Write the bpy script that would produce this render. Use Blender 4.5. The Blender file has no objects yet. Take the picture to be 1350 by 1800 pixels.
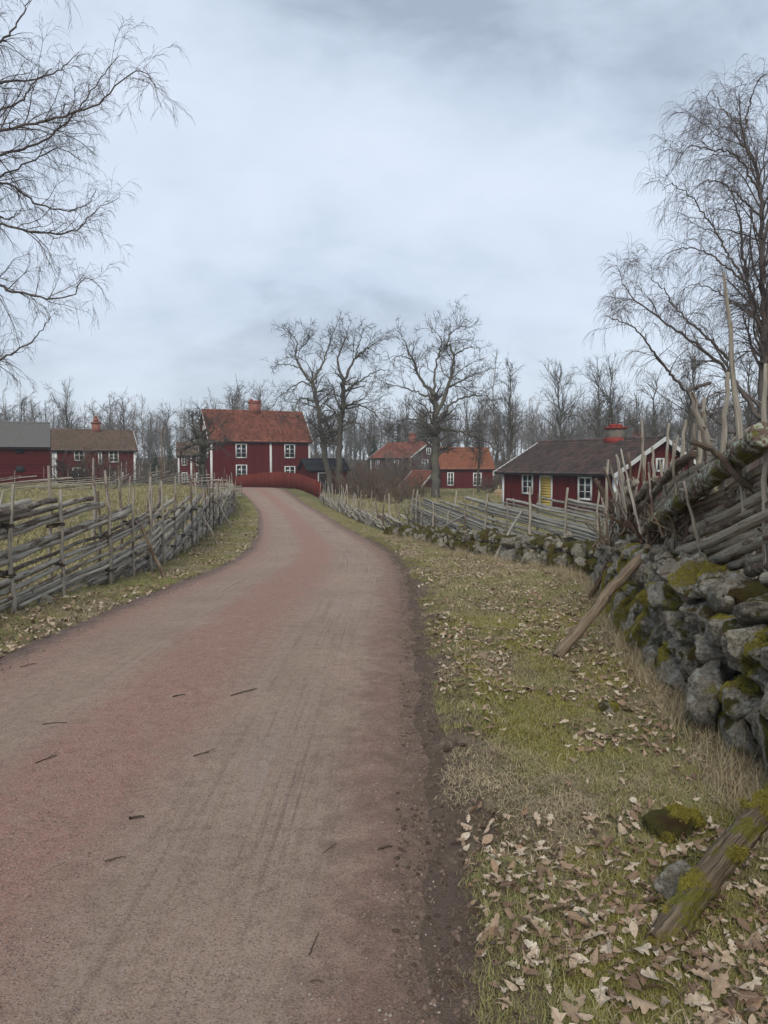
import bpy, bmesh, math, random
import numpy as np
from mathutils import Vector, Matrix, Euler, noise
random.seed(7)
RS = np.random.RandomState(11)
SC = bpy.context.scene
COL = SC.collection

# ------------------------------------------------------------ camera, sky, light, exposure
F, CX, CY, HZ, EYE = 1353.0, 675.0, 900.0, 815.0, 1.6
PITCH = math.atan((CY - HZ) / F)
cam = bpy.data.cameras.new('camera'); camo = bpy.data.objects.new('camera', cam); COL.objects.link(camo)
camo.location = (0, 0, EYE); camo.rotation_euler = (math.radians(90) - PITCH, 0, 0)
cam.sensor_fit = 'VERTICAL'; cam.angle = 2 * math.atan(900 / F); cam.clip_start = .05; cam.clip_end = 3000
SC.camera = camo

def nt_clear(t):
    for n in list(t.nodes): t.nodes.remove(n)

class NT:
    """tiny helper around a node tree"""
    def __init__(s, tree): s.t = tree; nt_clear(tree)
    def n(s, typ, ins=None, **kw):
        nd = s.t.nodes.new(typ)
        for k, v in kw.items(): setattr(nd, k, v)
        for k, v in (ins or {}).items():
            sock = nd.inputs[k]
            if isinstance(v, bpy.types.NodeSocket): s.t.links.new(v, sock)
            elif isinstance(v, bpy.types.Node): s.t.links.new(v.outputs[0], sock)
            else: sock.default_value = v
        return nd
    def math(s, op, a, b=0.0, c=None, clamp=False):
        d = {0: a, 1: b}
        if c is not None: d[2] = c
        return s.n('ShaderNodeMath', d, operation=op, use_clamp=clamp).outputs[0]
    def noise(s, vec, scale, detail=4, rough=.55, dist=0.0, col=False):
        nd = s.n('ShaderNodeTexNoise', {'Vector': vec, 'Scale': scale, 'Detail': detail, 'Roughness': rough, 'Distortion': dist})
        return nd.outputs[1 if col else 0]
    def voro(s, vec, scale, feat='F1', out=0, rnd=1.0):
        nd = s.n('ShaderNodeTexVoronoi', {'Vector': vec, 'Scale': scale, 'Randomness': rnd}, feature=feat)
        return nd.outputs[out]
    def ramp(s, fac, stops, interp='LINEAR'):
        nd = s.n('ShaderNodeValToRGB', {0: fac}); cr = nd.color_ramp; cr.interpolation = interp
        while len(cr.elements) < len(stops): cr.elements.new(.5)
        for e, (p, c) in zip(cr.elements, stops):
            e.position = p; e.color = (c, c, c, 1) if isinstance(c, (int, float)) else (*c, 1)
        return nd.outputs[0]
    def mix(s, fac, a, b, mode='MIX'):
        nd = s.n('ShaderNodeMix', data_type='RGBA', blend_type=mode)
        for k, v in ((0, fac), (6, a), (7, b)):
            if isinstance(v, bpy.types.NodeSocket): s.t.links.new(v, nd.inputs[k])
            else: nd.inputs[k].default_value = v if k == 0 else (*v[:3], 1)
        return nd.outputs[2]
    def mapr(s, v, a, b, c=0., d=1.):
        return s.n('ShaderNodeMapRange', {0: v, 1: a, 2: b, 3: c, 4: d}, clamp=True).outputs[0]
    def scalev(s, vec, sc):
        return s.n('ShaderNodeMapping', {0: vec, 3: sc}).outputs[0]
    def attr(s, name, out=2):
        return s.n('ShaderNodeAttribute', attribute_name=name).outputs[out]

SKYOFF = (9.95, 0.3, 0.0)
world = bpy.data.worlds.new('World'); SC.world = world; world.use_nodes = True
w = NT(world.node_tree)
SUN_EL, SUN_ROT = math.radians(40), math.radians(186)
sky = w.n('ShaderNodeTexSky', sky_type='NISHITA', sun_disc=False, sun_elevation=SUN_EL, sun_rotation=SUN_ROT)
tc = w.n('ShaderNodeTexCoord').outputs['Generated']
sx = w.n('ShaderNodeSeparateXYZ', {0: tc})
zz = w.math('MAXIMUM', sx.outputs[2], 0.0)
den = w.math('ADD', zz, 0.42)
cvec = w.n('ShaderNodeCombineXYZ', {0: w.math('DIVIDE', sx.outputs[0], den), 1: w.math('DIVIDE', sx.outputs[1], den), 2: w.math('MULTIPLY', zz, .6)}).outputs[0]
cvec = w.n('ShaderNodeVectorMath', {0: cvec, 1: SKYOFF}, operation='ADD').outputs[0]
n1 = w.noise(w.scalev(cvec, (1.0, 1.1, 1.)), 1.6, 5, .5, .25)
n2 = w.noise(w.scalev(cvec, (1., 1.3, 1.)), 5.2, 6, .6, .4)
nn = w.math('ADD', w.math('MULTIPLY', n1, .75), w.math('MULTIPLY', n2, .25))
cl = w.ramp(nn, [(.34, (.49, .545, .63)), (.45, (.445, .505, .595)), (.53, (.385, .445, .53)), (.64, (.25, .295, .365))])
hz = w.mapr(sx.outputs[2], 0.0, .22)
cl = w.mix(hz, w.mix(.55, cl, (.52, .58, .635)), cl)
cl = w.mix(w.mapr(sx.outputs[2], -.02, 0.0), (.10, .10, .09), cl)
SKYS = w.n('ShaderNodeBackground', {0: sky, 1: .10}).outputs[0]
CLD = w.n('ShaderNodeBackground', {0: cl, 1: 1.0}).outputs[0]
mx = w.n('ShaderNodeMixShader', {0: .93, 1: SKYS, 2: CLD})
w.n('ShaderNodeOutputWorld', {0: mx})

sl = bpy.data.lights.new('sun', 'SUN'); sl.energy = 1.5; sl.angle = math.radians(30); sl.color = (1, .93, .82)
so = bpy.data.objects.new('sun', sl); COL.objects.link(so)
so.rotation_euler = (math.radians(90) - SUN_EL, 0, math.radians(180) - SUN_ROT)
VS = SC.view_settings
VS.view_transform = 'Standard'; VS.look = 'None'; VS.exposure = 0.70; VS.gamma = 1; VS.use_curve_mapping = False

# ------------------------------------------------------------ helpers
def at(px, py, d):
    """world point seen at photo position (px, py) at distance d along the road axis"""
    u, v = (px - CX) / F, (CY - py) / F
    c, s = math.cos(PITCH), math.sin(PITCH)
    dy, dz = c + v * s, -s + v * c
    k = d / dy
    return Vector((u * k, d, EYE + dz * k))

def tag(o, label=None, cat=None, group=None, kind=None):
    if label: o['label'] = label
    if cat: o['category'] = cat
    if group: o['group'] = group
    if kind: o['kind'] = kind
    return o

def empty(name, loc, label, cat, group=None, rz=0):
    o = bpy.data.objects.new(name, None); COL.objects.link(o)
    o.location = loc; o.rotation_euler = (0, 0, rz); o.empty_display_size = .3
    return tag(o, label, cat, group)

def link(name, me, mat=None, parent=None, loc=None, rot=None, scl=None, world_mesh=False):
    o = bpy.data.objects.new(name, me); COL.objects.link(o)
    if mat is not None and not me.materials: me.materials.append(mat)
    if parent is not None: o.parent = parent
    if loc is not None: o.location = loc
    if rot is not None: o.rotation_euler = rot
    if scl is not None: o.scale = scl
    if world_mesh and parent is not None:
        o.matrix_parent_inverse = parent_inv(parent)
    return o

def parent_inv(p):
    m = Matrix.LocRotScale(p.location, p.rotation_euler, p.scale)
    return m.inverted()

def np_mesh(name, V, faces, uv=None, mat=None, smooth=True):
    """V (N,3); faces (M,k) array of one k; uv (M*k,2)"""
    V = np.asarray(V, dtype=np.float32); faces = np.asarray(faces, dtype=np.int32)
    me = bpy.data.meshes.new(name); k = faces.shape[1]; m = len(faces)
    me.vertices.add(len(V)); me.vertices.foreach_set('co', V.ravel())
    me.loops.add(m * k); me.loops.foreach_set('vertex_index', faces.ravel())
    me.polygons.add(m); me.polygons.foreach_set('loop_start', np.arange(0, m * k, k, dtype=np.int32))
    if uv is not None:
        l = me.uv_layers.new(name='UVMap'); l.uv.foreach_set('vector', np.asarray(uv, dtype=np.float32).ravel())
    me.update(calc_edges=True)
    if smooth: me.polygons.foreach_set('use_smooth', np.ones(m, dtype=bool))
    if mat: me.materials.append(mat)
    return me

def norm(a): return a / np.maximum(np.linalg.norm(a, axis=-1, keepdims=True), 1e-9)

def vnz(x, y):
    x, y = np.broadcast_arrays(x, y)
    return vn(np.abs(x), np.abs(y))
def tubes(P, R, k=3, rough=0.0, rs=None, GR=None):
    """P (M,n,3), R (M,n) -> verts, quads, uv (in metres)"""
    M, n = P.shape[:2]
    T = norm(np.gradient(P, axis=1))
    ref = np.zeros((M, 3)); ref[np.arange(M), np.argmin(np.abs(norm(P[:, -1] - P[:, 0])), axis=1)] = 1
    A = norm(np.cross(T, ref[:, None, :])); B = np.cross(T, A)
    an = np.arange(k) * 2 * math.pi / k
    rr = R[:, :, None] * np.ones(k)
    if rough and rs is not None: rr = rr * (1 + rough * rs.randn(M, n, k))
    if GR is not None: rr = rr * GR[None]
    V = P[:, :, None, :] + rr[..., None] * (np.cos(an)[None, None, :, None] * A[:, :, None, :] + np.sin(an)[None, None, :, None] * B[:, :, None, :])
    idx = np.arange(M * n * k).reshape(M, n, k)
    a = idx[:, :-1, :]; b = idx[:, 1:, :]
    a2 = np.roll(a, -1, axis=2); b2 = np.roll(b, -1, axis=2)
    Fc = np.stack([a, a2, b2, b], -1).reshape(-1, 4)
    ln = np.concatenate([np.zeros((M, 1)), np.cumsum(np.linalg.norm(np.diff(P, axis=1), axis=2), axis=1)], axis=1) + (RS.rand(M, 1) * 50)
    rm = R.mean(axis=1)[:, None, None]
    j = np.arange(k)[None, None, :]
    u0 = np.broadcast_to(j * 2 * math.pi / k * rm, (M, n - 1, k)); u1 = np.broadcast_to((j + 1) * 2 * math.pi / k * rm, (M, n - 1, k))
    v0 = np.broadcast_to(ln[:, :-1, None], (M, n - 1, k)); v1 = np.broadcast_to(ln[:, 1:, None], (M, n - 1, k))
    UV = np.stack([np.stack([u0, v0], -1), np.stack([u1, v0], -1), np.stack([u1, v1], -1), np.stack([u0, v1], -1)], 3).reshape(-1, 2)
    return V.reshape(-1, 3), Fc, UV

def merge(parts):
    vs, fs, us, o = [], [], [], 0
    for v, f, u in parts:
        vs.append(v); fs.append(f + o); us.append(u); o += len(v)
    return np.concatenate(vs), np.concatenate(fs), np.concatenate(us)

def smooth_path(pts, n):
    """Catmull-Rom through pts, resampled to n points (works for any column count)"""
    p = np.asarray(pts, dtype=float)
    if len(p) == 2:
        t = np.linspace(0, 1, n)[:, None]; return p[0] * (1 - t) + p[1] * t
    q = np.vstack([2 * p[0] - p[1], p, 2 * p[-1] - p[-2]])
    out = []
    for i in range(1, len(q) - 2):
        for t in np.linspace(0, 1, 16, endpoint=False):
            a, b, c, d = q[i - 1], q[i], q[i + 1], q[i + 2]
            out.append(.5 * (2 * b + (c - a) * t + (2 * a - 5 * b + 4 * c - d) * t * t + (3 * b - a - 3 * c + d) * t ** 3))
    out.append(p[-1]); out = np.array(out)
    L = np.concatenate([[0], np.cumsum(np.linalg.norm(np.diff(out[:, :3], axis=0), axis=1))])
    s = np.linspace(0, L[-1], n)
    return np.stack([np.interp(s, L, out[:, c]) for c in range(p.shape[1])], 1)

def log_mesh(name, pts, r0, r1, k=9, n=10, wob=.0, mat=None, rs=RS, knots=0, rough=.05):
    """a solid pole with cut ends along pts"""
    P = smooth_path(pts, n)
    if wob: P[1:-1] += rs.randn(n - 2, 3) * wob
    R = np.linspace(r0, r1, n) * (1 + .045 * rs.randn(n))
    t0 = norm(P[0] - P[1]); t1 = norm(P[-1] - P[-2])
    GR = None
    if k >= 14:
        a_ = np.arange(k) * 2 * math.pi / k; zz_ = np.linspace(0, 1, n)[:, None]
        GR = 1 + .16 * (vnz(a_[None] * 2.3 + 3, zz_ * 3) - .5) + .22 * (vnz(np.tile(a_[None] * 6, (n, 1)), zz_ * 5 + 9) - .5)
        GR = np.vstack([GR[:1], GR[:1], GR, GR[-1:], GR[-1:]])
    P = np.vstack([P[0] + t0 * .004, P[0] + t0 * .003, P, P[-1] + t1 * .003, P[-1] + t1 * .004])
    R = np.concatenate([[.0005, r0 * .93], R, [r1 * .93, .0005]])
    parts = [tubes(P[None], R[None] if GR is None else R[None], k, rough, rs, GR)]
    for _ in range(knots):
        i = rs.randint(3, n); c = P[i]; t = norm(P[i + 1] - P[i]); d = norm(np.cross(t, rs.randn(3))); r = R[i]
        Q = np.stack([c + d * r * .6, c + (d + t * .3) * r * 1.15, c + (d + t * .5) * r * (1.25 + rs.rand() * .9)])
        parts.append(tubes(Q[None], np.array([[r * .4, r * .3, r * .22]]), 5))
    V, Fc, UV = merge(parts)
    return np_mesh(name, V, Fc, UV, mat)

def box_np(x0, x1, y0, y1, z0, z1):
    V = np.array([(x, y, z) for z in (z0, z1) for y in (y0, y1) for x in (x0, x1)], float)
    Fc = np.array([(0, 2, 3, 1), (4, 5, 7, 6), (0, 1, 5, 4), (2, 6, 7, 3), (0, 4, 6, 2), (1, 3, 7, 5)])
    UV = []
    for f in Fc:
        p = V[f]; d = p.max(0) - p.min(0); ax = np.argsort(-d)[:2]; ax = sorted(ax)
        for q in p: UV.append((q[ax[0]], q[ax[1]]))
    return V, Fc, np.array(UV)

def boxes_mesh(name, bl, mat=None):
    V, Fc, UV = merge([box_np(*b) for b in bl])
    return np_mesh(name, V, Fc, UV, mat, smooth=False)

def prism(name, prof, x0, x1, mat=None):
    """convex polygon prof in (y,z) extruded along x"""
    n = len(prof)
    bm = bmesh.new()
    a = [bm.verts.new((x0, y, z)) for y, z in prof]; b = [bm.verts.new((x1, y, z)) for y, z in prof]
    bm.faces.new(a[::-1]); bm.faces.new(b)
    for i in range(n): bm.faces.new((a[i], a[(i + 1) % n], b[(i + 1) % n], b[i]))
    bmesh.ops.recalc_face_normals(bm, faces=bm.faces)
    me = bpy.data.meshes.new(name); bm.to_mesh(me); bm.free()
    if mat: me.materials.append(mat)
    return me

# ------------------------------------------------------------ materials
def new_mat(name):
    m = bpy.data.materials.new(name); m.use_nodes = True
    return m, NT(m.node_tree)

def finish(t, col, rough=.85, bump=None, bstr=.5, bdist=.01, spec=.25, normal=None, trans=None):
    b = t.n('ShaderNodeBsdfPrincipled')
    for k, v in (('Base Color', col), ('Roughness', rough), ('Specular IOR Level', spec)):
        if isinstance(v, bpy.types.NodeSocket): t.t.links.new(v, b.inputs[k])
        else: b.inputs[k].default_value = (*v, 1) if isinstance(v, tuple) else v
    if bump is not None:
        bp = t.n('ShaderNodeBump', {'Height': bump, 'Strength': bstr, 'Distance': bdist})
        t.t.links.new(bp.outputs[0], b.inputs['Normal'])
    t.n('ShaderNodeOutputMaterial', {0: b})
    return b

def pos(t): return t.n('ShaderNodeNewGeometry').outputs['Position']
def rnd(t): return t.n('ShaderNodeObjectInfo').outputs['Random']

def wood_mat(name, lo, hi, bark=(.07, .05, .038), barkamt=.45, moss=0.0, dark=.04, lichen=0.0):
    m, t = new_mat(name)
    uv = t.n('ShaderNodeTexCoord').outputs['UV']
    r = rnd(t)
    off = t.n('ShaderNodeCombineXYZ', {0: t.math('MULTIPLY', r, 37.), 1: t.math('MULTIPLY', r, 91.)}).outputs[0]
    v = t.n('ShaderNodeVectorMath', {0: uv, 1: off}, operation='ADD').outputs[0]
    g = t.mapr(t.noise(t.scalev(v, (80, 3.5, 1)), 1, 5, .7, .4), .34, .66)
    g2 = t.noise(t.scalev(v, (14, 2.2, 1)), 1, 4, .6, .6)
    col = t.mix(g, lo, hi)
    col = t.mix(t.mapr(r, 0, 1, 0, .5), col, tuple(c * .62 for c in lo))
    bk = t.math('ADD', g2, t.math('MULTIPLY', t.math('SUBTRACT', r, .5), .25))
    bkm = t.mapr(bk, .60 - barkamt * .2, .66 - barkamt * .2)
    fine = t.noise(t.scalev(v, (60, 30, 1)), 1, 3, .7)
    col = t.mix(bkm, col, t.mix(fine, bark, tuple(min(1, c * 2.6) for c in bark)))
    crack = t.mapr(t.noise(t.scalev(v, (160, 3, 1)), 1, 2, .5, .2), .30, .38)
    col = t.mix(crack, (dark, dark * .85, dark * .7), col)
    p = pos(t)
    if lichen:
        lm = t.mapr(t.noise(p, 26, 4, .7), .60 - lichen * .1, .66 - lichen * .1)
        col = t.mix(lm, col, (.34, .37, .29))
    if moss:
        mm = t.mapr(t.noise(p, 6.5, 5, .65), .56 - moss * .16, .60 - moss * .16)
        col = t.mix(mm, col, t.mix(t.noise(p, 90, 2), (.05, .05, .012), (.16, .15, .03)))
    bh = t.math('ADD', t.math('MULTIPLY', g, .5), t.math('ADD', t.math('MULTIPLY', crack, .5), t.math('MULTIPLY', g2, .8)))
    finish(t, col, .88, bh, .9, .012, .15)
    return m

M_rail = wood_mat('weathered_rail', (.26, .225, .18), (.54, .49, .41), barkamt=.35, lichen=.25)
M_railpale = wood_mat('pale_rail', (.22, .20, .17), (.42, .40, .36), barkamt=-.3, lichen=.4)
M_railbig = wood_mat('thick_rail', (.21, .175, .135), (.42, .37, .29), barkamt=.55, lichen=.3)
M_stake = wood_mat('weathered_stake', (.22, .19, .155), (.47, .425, .35), barkamt=.2)
M_stakedark = wood_mat('dark_wood', (.055, .04, .03), (.16, .125, .095), barkamt=.5)
M_brown = wood_mat('brown_pole', (.12, .085, .06), (.28, .22, .155), barkamt=.5, bark=(.05, .03, .02))
M_mosslog = wood_mat('mossy_log', (.06, .045, .03), (.20, .155, .105), barkamt=.3, moss=.35)
M_lichlog = wood_mat('lichen_log', (.13, .115, .08), (.26, .24, .18), barkamt=.5, moss=.2, lichen=1.1)
M_tie = wood_mat('withy', (.05, .038, .03), (.13, .10, .075), barkamt=.3)
M_lumber = wood_mat('sawn_timber', (.42, .29, .17), (.62, .47, .31), barkamt=-.9)
M_twig = wood_mat('fallen_twig', (.08, .055, .04), (.26, .20, .15), barkamt=.3)

def bark_mat(name, a, b, birch=False, green=0.0):
    m, t = new_mat(name)
    uv = t.n('ShaderNodeTexCoord').outputs['UV']
    if birch:
        n = t.noise(t.scalev(uv, (3, 16, 1)), 1, 4, .7)
        col = t.mix(t.mapr(n, .46, .56), a, b)
    else:
        n = t.noise(t.scalev(uv, (22, 5, 1)), 1, 4, .7)
        col = t.mix(n, a, b)
    if green:
        col = t.mix(t.mapr(t.noise(pos(t), 1.2, 3), .45, .62, 0, green), col, (.11, .12, .07))
    finish(t, col, .9, n, .8, .03, .1)
    return m
M_bark = bark_mat('tree_bark', (.045, .039, .034), (.14, .125, .108), green=.4)
M_barkgrey = bark_mat('grey_bark', (.06, .055, .05), (.15, .14, .125), green=.5)
M_birch = bark_mat('birch_bark', (.05, .042, .036), (.48, .46, .43), True)
M_birchlimb = bark_mat('birch_limb', (.055, .046, .041), (.16, .137, .123))
def flat_mat(name, a, b, rough=.9, scale=3.0, spec=.1):
    m, t = new_mat(name)
    col = t.mix(t.noise(pos(t), scale, 3), a, b)
    col = t.mix(t.mapr(rnd(t), 0, 1, 0, .35), col, tuple(c * .5 for c in a))
    finish(t, col, rough, spec=spec)
    return m
M_twigdark = flat_mat('crown_twigs', (.05, .043, .038), (.11, .096, .083))
M_twigbirch = flat_mat('birch_twigs', (.085, .068, .064), (.16, .13, .122))
M_twiggrey = flat_mat('grey_twigs', (.07, .062, .052), (.15, .135, .11), scale=.7)
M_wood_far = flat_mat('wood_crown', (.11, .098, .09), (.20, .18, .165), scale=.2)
M_shrub = flat_mat('shrub_twigs', (.09, .062, .045), (.20, .145, .105))
M_needle = flat_mat('spruce_needles', (.018, .035, .020), (.045, .07, .035), scale=1.2)

# stone with lichen and moss
def stone_mat(name, mossy, lichen=.5, tone=1.0):
    m, t = new_mat(name)
    p = pos(t); r = rnd(t)
    geo = t.n('ShaderNodeNewGeometry')
    nz = t.n('ShaderNodeSeparateXYZ', {0: geo.outputs['Normal']}).outputs[2]
    big = t.noise(p, 4, 5, .65, .3); fine = t.mapr(t.noise(p, 42, 6, .78), .36, .64)
    col = t.mix(fine, tuple(c * tone for c in (.12, .108, .082)), tuple(c * tone for c in (.58, .52, .42)))
    col = t.mix(t.mapr(r, 0, 1, 0, .45), col, (.16, .145, .12))
    col = t.mix(t.mapr(big, .5, .7, 0, .6), col, (.07, .07, .062))
    sp = t.voro(p, 16, 'F1'); spn = t.noise(p, 5, 3)
    lm = t.mapr(t.math('ADD', t.noise(p, 11, 6, .75, .5), t.math('MULTIPLY', t.math('SUBTRACT', .3, sp), .12)), .57 - lichen * .03, .60 - lichen * .03)
    col = t.mix(t.math('MULTIPLY', lm, .8), col, (.46, .47, .42))
    lm2 = t.mapr(t.noise(p, 38, 4, .75), .58, .64)
    col = t.mix(t.math('MULTIPLY', lm2, .55), col, (.33, .34, .29))
    # moss in patches and on the upper sides
    mn = t.math('ADD', t.noise(p, 3.3, 5, .62), t.math('MULTIPLY', nz, .07))
    mn = t.math('ADD', mn, t.math('MULTIPLY', t.math('SUBTRACT', r, .5), .16))
    mm = t.mapr(mn, .60 - mossy * .14, .64 - mossy * .14)
    mcol = t.mix(t.noise(p, 120, 3, .7), (.030, .032, .008), (.19, .17, .035))
    mcol = t.mix(t.mapr(t.noise(p, 9, 3), .45, .65), mcol, (.09, .055, .02))
    col = t.mix(mm, col, mcol)
    crk = t.mapr(t.voro(t.n('ShaderNodeVectorMath', {0: p, 1: t.noise(p, 6, 2, col=True)}, operation='ADD').outputs[0], 5.5, 'DISTANCE_TO_EDGE'), 0.0, .035)
    h = t.math('ADD', t.math('MULTIPLY', fine, .35), t.math('ADD', t.math('MULTIPLY', t.noise(p, 16, 6, .8), 1.8), t.math('ADD', t.math('MULTIPLY', crk, .06), t.math('MULTIPLY', t.math('MULTIPLY', mm, t.noise(p, 150, 3, .8)), 1.6))))
    finish(t, col, .9, h, 1.0, .03, .2)
    return m
M_stone = stone_mat('lichened_stone', -.1, 1.0)
M_stonem = stone_mat('mossy_stone', .7, .5)
M_stonef = stone_mat('wall_stone_far', .75, .6, .8)

# ------------------------------------------------------------ lie of the land
def dense(ys, vs, sm):
    yy = np.arange(-10, 130, .1); v = np.interp(yy, ys, vs)
    k = np.exp(-.5 * (np.arange(-60, 61) * .1 / sm) ** 2); k /= k.sum()
    return yy, np.convolve(np.pad(v, 60, mode='edge'), k, 'valid')
_ry = [-10, 0, 6.3, 10, 14.8, 19, 23, 27, 32, 38, 43, 48, 53, 58, 62, 66, 70, 76, 130]
_rl = [-3.2, -3.15, -3.13, -3.08, -3.05, -3.30, -3.8, -4.4, -5.15, -6.15, -7.0, -8.1, -9.2, -10.5, -11.8, -13.6, -16.5, -24, -90]
_rr = [.08, .12, .28, .36, .36, .10, -.42, -1.1, -1.9, -2.85, -3.65, -4.7, -5.75, -6.9, -7.9, -9.3, -11.8, -18, -80]
YL, ZL_ = dense(_ry, _rl, 1.3); YR, ZR_ = dense(_ry, _rr, 1.3)
def eL(y): return np.interp(y, YL, ZL_)
def eR(y): return np.interp(y, YR, ZR_)
YP, ZP = dense([-10, 0, 6, 10, 14.8, 23, 32, 43, 50, 54, 58, 62, 65, 70, 80, 130], [0, 0, 0, -.14, -.40, -.70, -.90, -1.06, -1.02, -.92, -.74, -.50, -.42, -.55, -.9, -1.0], 1.5)
def sst(t): t = np.clip(t, 0, 1); return t * t * (3 - 2 * t)
# lattice noise, vectorised
_lat = RS.rand(256, 256)
def vn(x, y):
    xi = np.floor(x).astype(int); yi = np.floor(y).astype(int); fx = x - xi; fy = y - yi
    fx = fx * fx * (3 - 2 * fx); fy = fy * fy * (3 - 2 * fy)
    g = lambda a, b: _lat[a % 256, b % 256]
    return (g(xi, yi) * (1 - fx) + g(xi + 1, yi) * fx) * (1 - fy) + (g(xi, yi + 1) * (1 - fx) + g(xi + 1, yi + 1) * fx) * fy
def fbm(x, y, o=4):
    s = 0; a = .5
    for i in range(o): s = s + a * (vn(x * 2 ** i + 17.3 * i, y * 2 ** i + 5.1 * i) - .5); a *= .5
    return s
def gbase(x, y):
    x = np.asarray(x, float); y = np.asarray(y, float)
    z = np.interp(y, YP, ZP)
    wl = sst((eL(y) - .8 - x) / 4.5)
    zl = np.interp(y, [0, 12, 20, 45, 70, 120], [0, 0, -.08, -.15, -.2, 0.])
    z = z * (1 - wl) + zl * wl
    wr = sst((x - eR(y) - 1.2) / 5)
    zr = np.interp(y, [0, 8, 12, 20, 40, 60, 110], [.0, .0, -.2, -.6, -1.1, -1.15, -1.1])
    z = z * (1 - wr) + zr * wr
    z = z + sst((y - 110) / 160) * 4.0
    return z
def rdist(x, y):
    """distance outside the road edge (negative on the road), signed by side through which"""
    return np.maximum(eL(y) - x, x - eR(y))
def gz(x, y):
    x = np.asarray(x, float); y = np.asarray(y, float)
    z = gbase(x, y); d = rdist(x, y)
    off = sst(d / .5)
    z = z + off * (fbm(x * 1.1, y * 1.1, 3) * .14 + fbm(x * 6, y * 6, 3) * .035)
    # churned lip of soil on the right edge
    dr = x - eR(y); z = z + np.exp(-((dr - .28) / .2) ** 2) * (.03 + .09 * np.clip(fbm(x * 5, y * 3 + 40, 3) * 2 + .3, 0, 1)) * (y < 24)
    # mound in the left field
    z = z + .35 * np.exp(-(((x + 24) / 4) ** 2 + ((y - 52) / 2.5) ** 2))
    return z
def gz1(x, y): return float(gz(x, y))

def wall_side_x(y):  # right hand stone wall foot
    return np.interp(y, [0, 2, 3.6, 6, 8, 10, 11.8], [1.80, 1.84, 1.92, 2.18, 2.55, 3.0, 3.35])

gx = np.concatenate([-np.geomspace(700, 7.2, 46), np.arange(-7, -3.0, .09), np.arange(-3.0, .1, .16), np.arange(.1, 2.6, .035), np.arange(2.6, 6, .12), np.geomspace(6.2, 700, 46)])
gy = np.concatenate([np.arange(-6, 1.5, .5), np.arange(1.5, 9, .04), np.arange(9, 16, .09), np.arange(16, 30, .2), np.arange(30, 80, .6), np.geomspace(80.6, 900, 40)])
GX, GY = np.meshgrid(gx, gy); GZ = gz(GX, GY)
rdm = rdist(GX, GY); GZ = GZ - .05 * sst((-rdm - .10) / .25)
nx, ny = len(gx), len(gy)
idx = np.arange(nx * ny).reshape(ny, nx)
Fg = np.stack([idx[:-1, :-1], idx[:-1, 1:], idx[1:, 1:], idx[1:, :-1]], -1).reshape(-1, 4)
gme = np_mesh('ground', np.stack([GX, GY, GZ], -1).reshape(-1, 3), Fg)
def fattr(me, name, arr):
    a = me.attributes.new(name, 'FLOAT', 'POINT'); a.data.foreach_set('value', np.asarray(arr, dtype=np.float32).ravel())
fattr(gme, 'rd', np.clip(rdm, -2, 50)); fattr(gme, 'side', (GX > (eL(GY) + eR(GY)) / 2).astype(float))

m, t = new_mat('ground_turf')
p = pos(t); rd = t.attr('rd'); side = t.attr('side')
nb = t.noise(p, 1.3, 4, .6); nm = t.noise(p, 9, 5, .65); nf = t.noise(p, 70, 4, .7)
green = t.mix(nf, (.060, .062, .020), (.23, .225, .075))
straw = t.mix(nf, (.15, .12, .070), (.46, .385, .25))
litter = t.mix(t.voro(p, 26, 'F1', 0), (.09, .066, .045), (.42, .34, .245))
col = t.mix(t.mapr(nb, .42, .58), green, straw)
col = t.mix(t.mapr(nm, .50, .58, 0, .8), col, litter)
far = t.mapr(t.n('ShaderNodeSeparateXYZ', {0: p}).outputs[1], 14, 30)
fieldc = t.mix(t.noise(p, .7, 5, .6), (.095, .10, .040), (.28, .26, .13))
fieldc = t.mix(t.mapr(nm, .40, .65, 0, .5), fieldc, (.075, .080, .028))
col = t.mix(far, col, fieldc)
deep = t.mapr(t.n('ShaderNodeSeparateXYZ', {0: p}).outputs[1], 95, 130)
col = t.mix(deep, col, (.060, .050, .034))
edge = t.math('ADD', rd, t.math('MULTIPLY', t.math('SUBTRACT', nm, .5), 1.1))
wid = t.math('ADD', .16, t.math('MULTIPLY', side, .18))
soilm = t.mapr(t.math('DIVIDE', edge, wid), .35, 1.0, 1, 0)
soil = t.mix(t.math('MULTIPLY', t.math('ADD', nf, nm), .5), (.05, .035, .026), (.27, .20, .155))
col = t.mix(soilm, col, soil)
h = t.math('ADD', t.math('MULTIPLY', nf, .6), t.math('ADD', t.noise(p, 30, 4, .7), t.noise(p, 200, 2)))
finish(t, col, .95, h, 1.0, .02, .1)
M_ground = m
g = link('ground', gme, M_ground); tag(g, kind='structure')

# road sheet
ry = np.concatenate([np.arange(-3, 1.6, .25), np.arange(1.6, 9, .04), np.arange(9, 16, .08), np.arange(16, 30, .16), np.arange(30, 74, .35)])
ru = np.concatenate([np.linspace(0, 1, 90)])
RU, RY = np.meshgrid(ru, ry)
el = eL(RY) - .10 + .16 * fbm(RY * 1.7, RY * 0 + 3, 4); er = eR(RY) + .06 + .22 * fbm(RY * 1.5, RY * 0 + 9, 4)
RX = el + (er - el) * RU
U0 = (RX - eL(RY)) / (eR(RY) - eL(RY))
wv = .02 * np.sin(RY * .35)
rut = np.exp(-((U0 - .24 - wv) / .12) ** 2) + np.exp(-((U0 - .76 - wv) / .12) ** 2)
crown = (1 - (2 * U0 - 1) ** 2) * .025
fine = fbm(RX * 7, RY * 2.2, 4) * .010
trk = sum(.0035 * np.sin((U0 * 3.45 - o) * 190) * np.exp(-(((U0 * 3.45 - o) / .09) ** 2)) for o in (.62, .98, 2.35, 2.78))
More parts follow.
